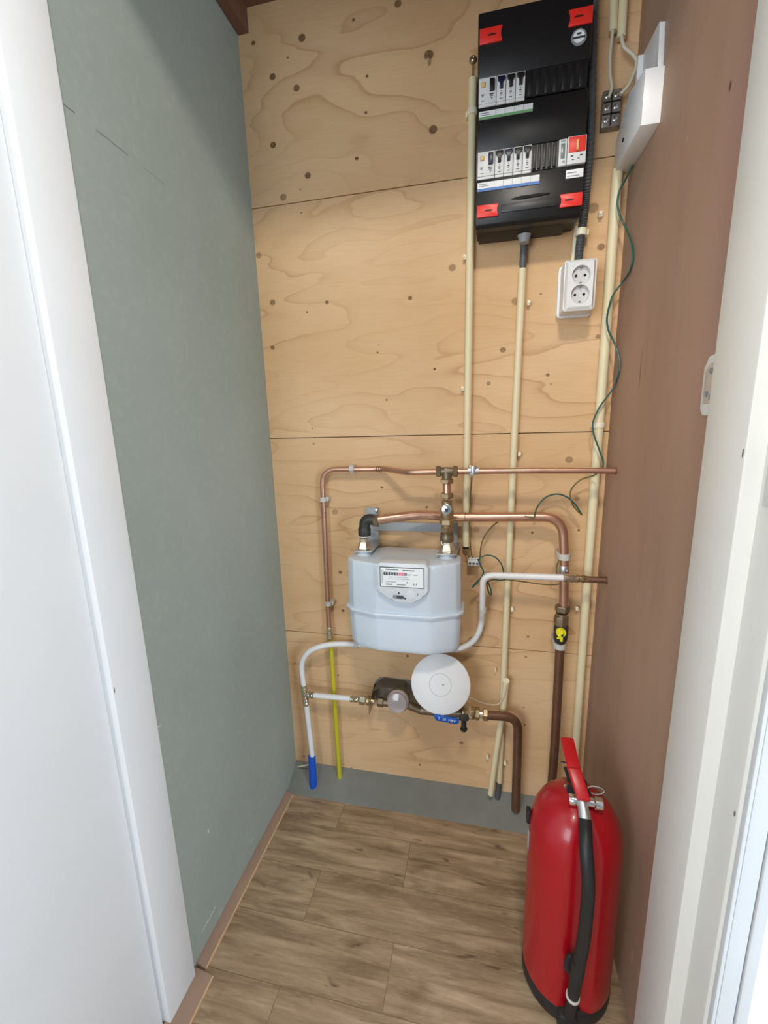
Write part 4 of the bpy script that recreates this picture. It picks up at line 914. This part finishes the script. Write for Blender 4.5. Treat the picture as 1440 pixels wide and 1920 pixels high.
# ================================================================== small screws, hooks
b = BM(); c = P(803, 112, Y0); tube(b, bez([c + Vector((0, 0, .004)), c + Vector((0, -.010, .003)), c + Vector((.0005, -.013, -.006)), c + Vector((0, -.008, -.012))]), .0024, 8); cyl(b, c + Vector((0, .0, .004)), (0, -1, 0), [(.006, 0), (.005, .002), (0, .003)], 12)
tag(obj('screw_hook', b, M['chrome']), 'small shiny screw hook in a knot high on the plywood', 'hook')
b = BM(); c = P(887, 113, Y0); cyl(b, c, (0, -1, 0), [(.009, 0), (.009, .002), (.006, .006), (.003, .007), (0, .006)], 18); tag(obj('screw_eye', b, M['brass']), 'round brass screw beside the top left edge of the fuse box', 'screw')
b = BM(); tube(b, path([(887, 116, 1.195), (886.5, 150, 1.192)], 1.19), .0016, 8); tag(obj('earth_wire', b, M['olivewire']), 'thin brown wire from the brass screw into the top of the left conduit', 'wire')
b = BM(); c = P(929, 1253, Y0); box(b, c.x - .0025, c.x + .0025, Y0 - .012, Y0, c.z - .008, c.z + .006, .002); tag(obj('cable_clip', b, M['cream_clip']), 'lone cream cable clip nailed above the white disc cable', 'clip')
b = BM(); c = P(1107, 208, Y0); cyl(b, c, (0, -1, 0), [(.004, 0), (.0055, .008), (.005, .012), (0, .013)], 14); tag(obj('cable_clip', b, M['cream_clip']), 'small cream plug on the plywood just right of the fuse box', 'clip')
b = BM(); tube(b, path([(559, 1437.5, 1.18), (578, 1434, 1.17)], 1.18), .0022, 8); tag(obj('wood_splinter', b, M['cream_clip']), 'tiny pale splinter lying behind the blue sleeve', 'splinter')

# ================================================================== device and strike plate on the right
dv = thing('wall_thermostat', (XR, .68, 1.203), 'small white wall device on the brown wall, half hidden by the door frame', 'wall device')
b = BM(); t = BM()
prism(b, [(.652, 1.203), (.702, 1.203), (.711, 1.212), (.712, 1.268), (.700, 1.283), (.652, 1.286)], (XR, 0, 0), (0, 1, 0), (0, 0, 1), -.014, .003); obj('casing', b, M['white'], dv)
b = BM(); prism(b, [(.652, 1.219), (.701, 1.219), (.703, 1.262), (.692, 1.272), (.652, 1.275)], (XR - .0125, 0, 0), (0, 1, 0), (0, 0, 1), -.0025, .0008); fp = obj('front_panel', b, mat('satin_grey_panel', srgb(196, 197, 196), .3, .3), dv)
b = BM()
for yy, zz in ((.686, 1.262), (.692, 1.232), (.680, 1.227)): cyl(b, (XR - .0148, yy, zz), (-1, 0, 0), [(.004, 0), (.004, .001), (0, .0014)], 14)
obj('button', b, M['grey_print'], fp)
sp = thing('strike_plate', (.305, .53, 1.10), 'grey steel strike plate let into the white door frame', 'strike plate')
b = BM(); box(b, .3028, .3052, .5075, .545, 1.105, 1.172, .0006); box(b, .300, .3052, .505, .5115, 1.103, 1.34, .0008); obj('plate', b, M['steel'], sp)
b = BM(); box(b, .3022, .3030, .5105, .535, 1.136, 1.166, .0003); obj('latch_opening', b, M['wood_hole'], sp)

# ================================================================== fire extinguisher
FX, FY, FR = .200, .790, .088
fe = thing('fire_extinguisher', (FX, FY, 0), 'red fire extinguisher with a black hose and base, standing on the floor at the right', 'fire extinguisher')
b = BM(); cyl(b, (FX, FY, 0), (0, 0, 1), [(.078, .0), (.086, .003), (.0888, .012), (.0892, .036), (.0882, .040), (.080, .041)], 64)
base = obj('base', b, M['rubber'], fe, 'black plastic base')
# shell: lathe with lower edge cut in a curve and a hose groove
seg = 96; prof = [(.0885, .040), (.0888, .10), (.0885, .24), (.0882, .34), (.0875, .375), (.0852, .400), (.0800, .422), (.0705, .442), (.0580, .457), (.042, .468), (.026, .474), (.018, .476), (0, .477)]
HA = math.radians(-88)       # direction of the hose groove
b = BM(); rings = []
for r, h in prof:
    ring = []
    if r == 0: rings.append([b.verts.new((FX, FY, h))]); continue
    for k in range(seg):
        a = 2 * PI * k / seg; da = (a - HA + PI) % (2 * PI) - PI
        rr = r
        if h < .47 and abs(da) < .42:
            gr = (1 + math.cos(PI * da / .42)) / 2; rr = r - .010 * gr * min(1, (h - 0) / .06 + .3) * (1 if h < .44 else .4)
        hh = h
        if h == .040: hh = .040 + (.012 if abs(da) < .16 else 0)
        ring.append(b.verts.new((FX + rr * math.cos(a), FY + rr * math.sin(a), hh)))
    rings.append(ring)
for A_, B_ in zip(rings, rings[1:]):
    for k in range(seg):
        k2 = (k + 1) % seg
        if len(B_) == 1: b.faces.new((A_[k], A_[k2], B_[0]))
        else: b.faces.new((A_[k], A_[k2], B_[k2], B_[k]))
shell = obj('shell', b, M['ext_red'], fe, 'glossy red shell', sharp=60)
# white sticker edge on the left flank
b = BM(); n = 6; z0, z1 = .325, .375; va = []
for k in range(n + 1):
    a = math.radians(172 + k * 2.6); va.append([b.verts.new((FX + .0893 * math.cos(a), FY + .0893 * math.sin(a), z)) for z in (z0, z1)])
for k in range(n): b.faces.new((va[k][0], va[k + 1][0], va[k + 1][1], va[k][1]))
bmesh.ops.solidify(b, geom=list(b.faces), thickness=.0006); obj('sticker', b, M['label'], fe, 'white sticker on the left flank')
b = BM(); box(b, -.005, .004, -.009, .009, -.014, .016, .003, Matrix.Translation((FX - .088, FY + .012, .392))); obj('side_lug', b, M['rubber'], fe, 'black lug at the left shoulder')
# valve head
hc = Vector((FX + .002, FY, .476))
b = BM(); cyl(b, hc, (0, 0, 1), [(.022, -.010), (.022, .004), (.015, .008), (.014, .026), (.010, .030)], 28); obj('valve_neck', b, M['rubber'], fe)
b = BM(); c = Vector((FX + .004, FY - .030, .505)); box(b, FX - .010, FX + .012, FY - .034, FY + .012, .480, .500, .003)
cyl(b, (FX - .004, FY - .030, .486), (1, 0, 0), [(.009, -.018), (.010, -.016), (.010, .000), (.008, .002), (.008, .026), (.0115, .028), (.0115, .040), (.010, .042)], 22)
obj('valve_head', b, M['chrome'], fe, 'chrome valve head')
b = BM(); tube(b, [Vector((FX + .000, FY - .034, .490)), Vector((FX + .002, FY - .052, .476)), Vector((FX + .003, FY - .060, .466))], [.009, .0108, .0104], 20); obj('hose_ferrule', b, M['steel'], fe, 'silver hose ferrule')
# levers
def bar(bm, p, q, w, h, side):
    d = (q - p).normalized(); s = side.normalized(); up = s.cross(d).normalized(); t = BM()
    vs = []
    for o_, ww in ((p, w[0]), (q, w[1])):
        for a_, c_ in ((-1, -1), (1, -1), (1, 1), (-1, 1)): vs.append(t.verts.new(o_ + s * ww / 2 * a_ + up * h / 2 * c_))
    for f in ((0, 1, 2, 3), (7, 6, 5, 4), (0, 4, 5, 1), (1, 5, 6, 2), (2, 6, 7, 3), (3, 7, 4, 0)): t.faces.new([vs[i] for i in f])
    bmesh.ops.bevel(t, geom=list(t.edges), offset=.003, segments=3, affect='EDGES', profile=.5); merge(bm, t)
S = Vector((1, 0, 0))
b = BM(); bar(b, P(1095, 1502, .748), P(1076, 1440, .79), (.024, .025), .012, S); bar(b, P(1077, 1446, .786), P(1063, 1384, .85), (.025, .025), .010, S); obj('lever', b, M['ext_lever'], fe, 'red squeeze lever')
b = BM(); bar(b, P(1084, 1500, .775), P(1062, 1438, .86), (.018, .012), .005, S); bar(b, P(1060, 1430, .868), P(1054, 1428, .872), (.012, .010), .004, S); obj('carry_handle', b, M['rubber'], fe, 'black lower handle')
b = BM(); bar(b, P(1040, 1482, .80), P(1064, 1492, .79), (.012, .010), .003, Vector((0, 1, 0))); obj('seal_tag', b, M['tag_green'], fe, 'green seal tag')
b = BM(); tube(b, path([(1092, 1478), (1100, 1478), (1104, 1482)], .80), .0018, 8)
rc = P(1117, 1482, .80); q = [rc + Vector((math.cos(2 * PI * k / 24) * .015, 0.004 * math.sin(2 * PI * k / 24), math.sin(2 * PI * k / 24) * .0055)) for k in range(25)]; tube(b, q, .0016, 8, cap=False); obj('safety_pin', b, M['chrome'], fe, 'chrome safety pin ring')
b = BM(); cyl(b, P(1061, 1474, .80), (0, 0, 1), [(.003, -.004), (.0045, 0), (0, .003)], 12); obj('pin_end', b, M['chrome'], fe)
# hose
hp = bez([Vector((FX + .0025, FY - .056, .470)), P(1099, 1590, .695), P(1103, 1660, .676), P(1099, 1720, .677), P(1093, 1770, .680), P(1083, 1815, .684)], 8)
b = BM(); tube(b, hp, .0115, 20); hose = obj('hose', b, M['rubber'], fe, 'black rubber hose')
b = BM(); q = [hp[-1] + Vector((0, 0, .02)), P(1083, 1815, .684), P(1077, 1850, .688), P(1073, 1880, .692), P(1066, 1900, .695)]; tube(b, q, [.012, .0128, .0112, .0102, .0105], 18); obj('nozzle', b, M['rubber'], fe, 'black nozzle')
b = BM(); d_ = (q[3] - q[2]).normalized(); cyl(b, P(1074, 1868, .690), d_, [(.0118, -.003), (.0128, -.002), (.0128, .002), (.0118, .003)], 24); obj('nozzle_ring', b, M['clip_grey'], fe, 'pale ring round the nozzle')
b = BM(); c = P(1066, 1900, .700); box(b, c.x - .020, c.x + .014, c.y - .012, c.y + .03, .0, .045, .006); obj('nozzle_holder', b, M['rubber'], fe, 'black nozzle holder')
b = BM(); c = P(1066, 1795, .700); prism(b, [(-.004, .02), (.012, .024), (.012, -.028), (.002, -.032), (-.010, -.012), (-.008, .006)], (c.x, c.y - .006, c.z), (1, 0, 0), (0, 0, 1), .006, .001); obj('hose_latch', b, M['rubber'], fe, 'black hose latch')
bpy.context.view_layer.update()
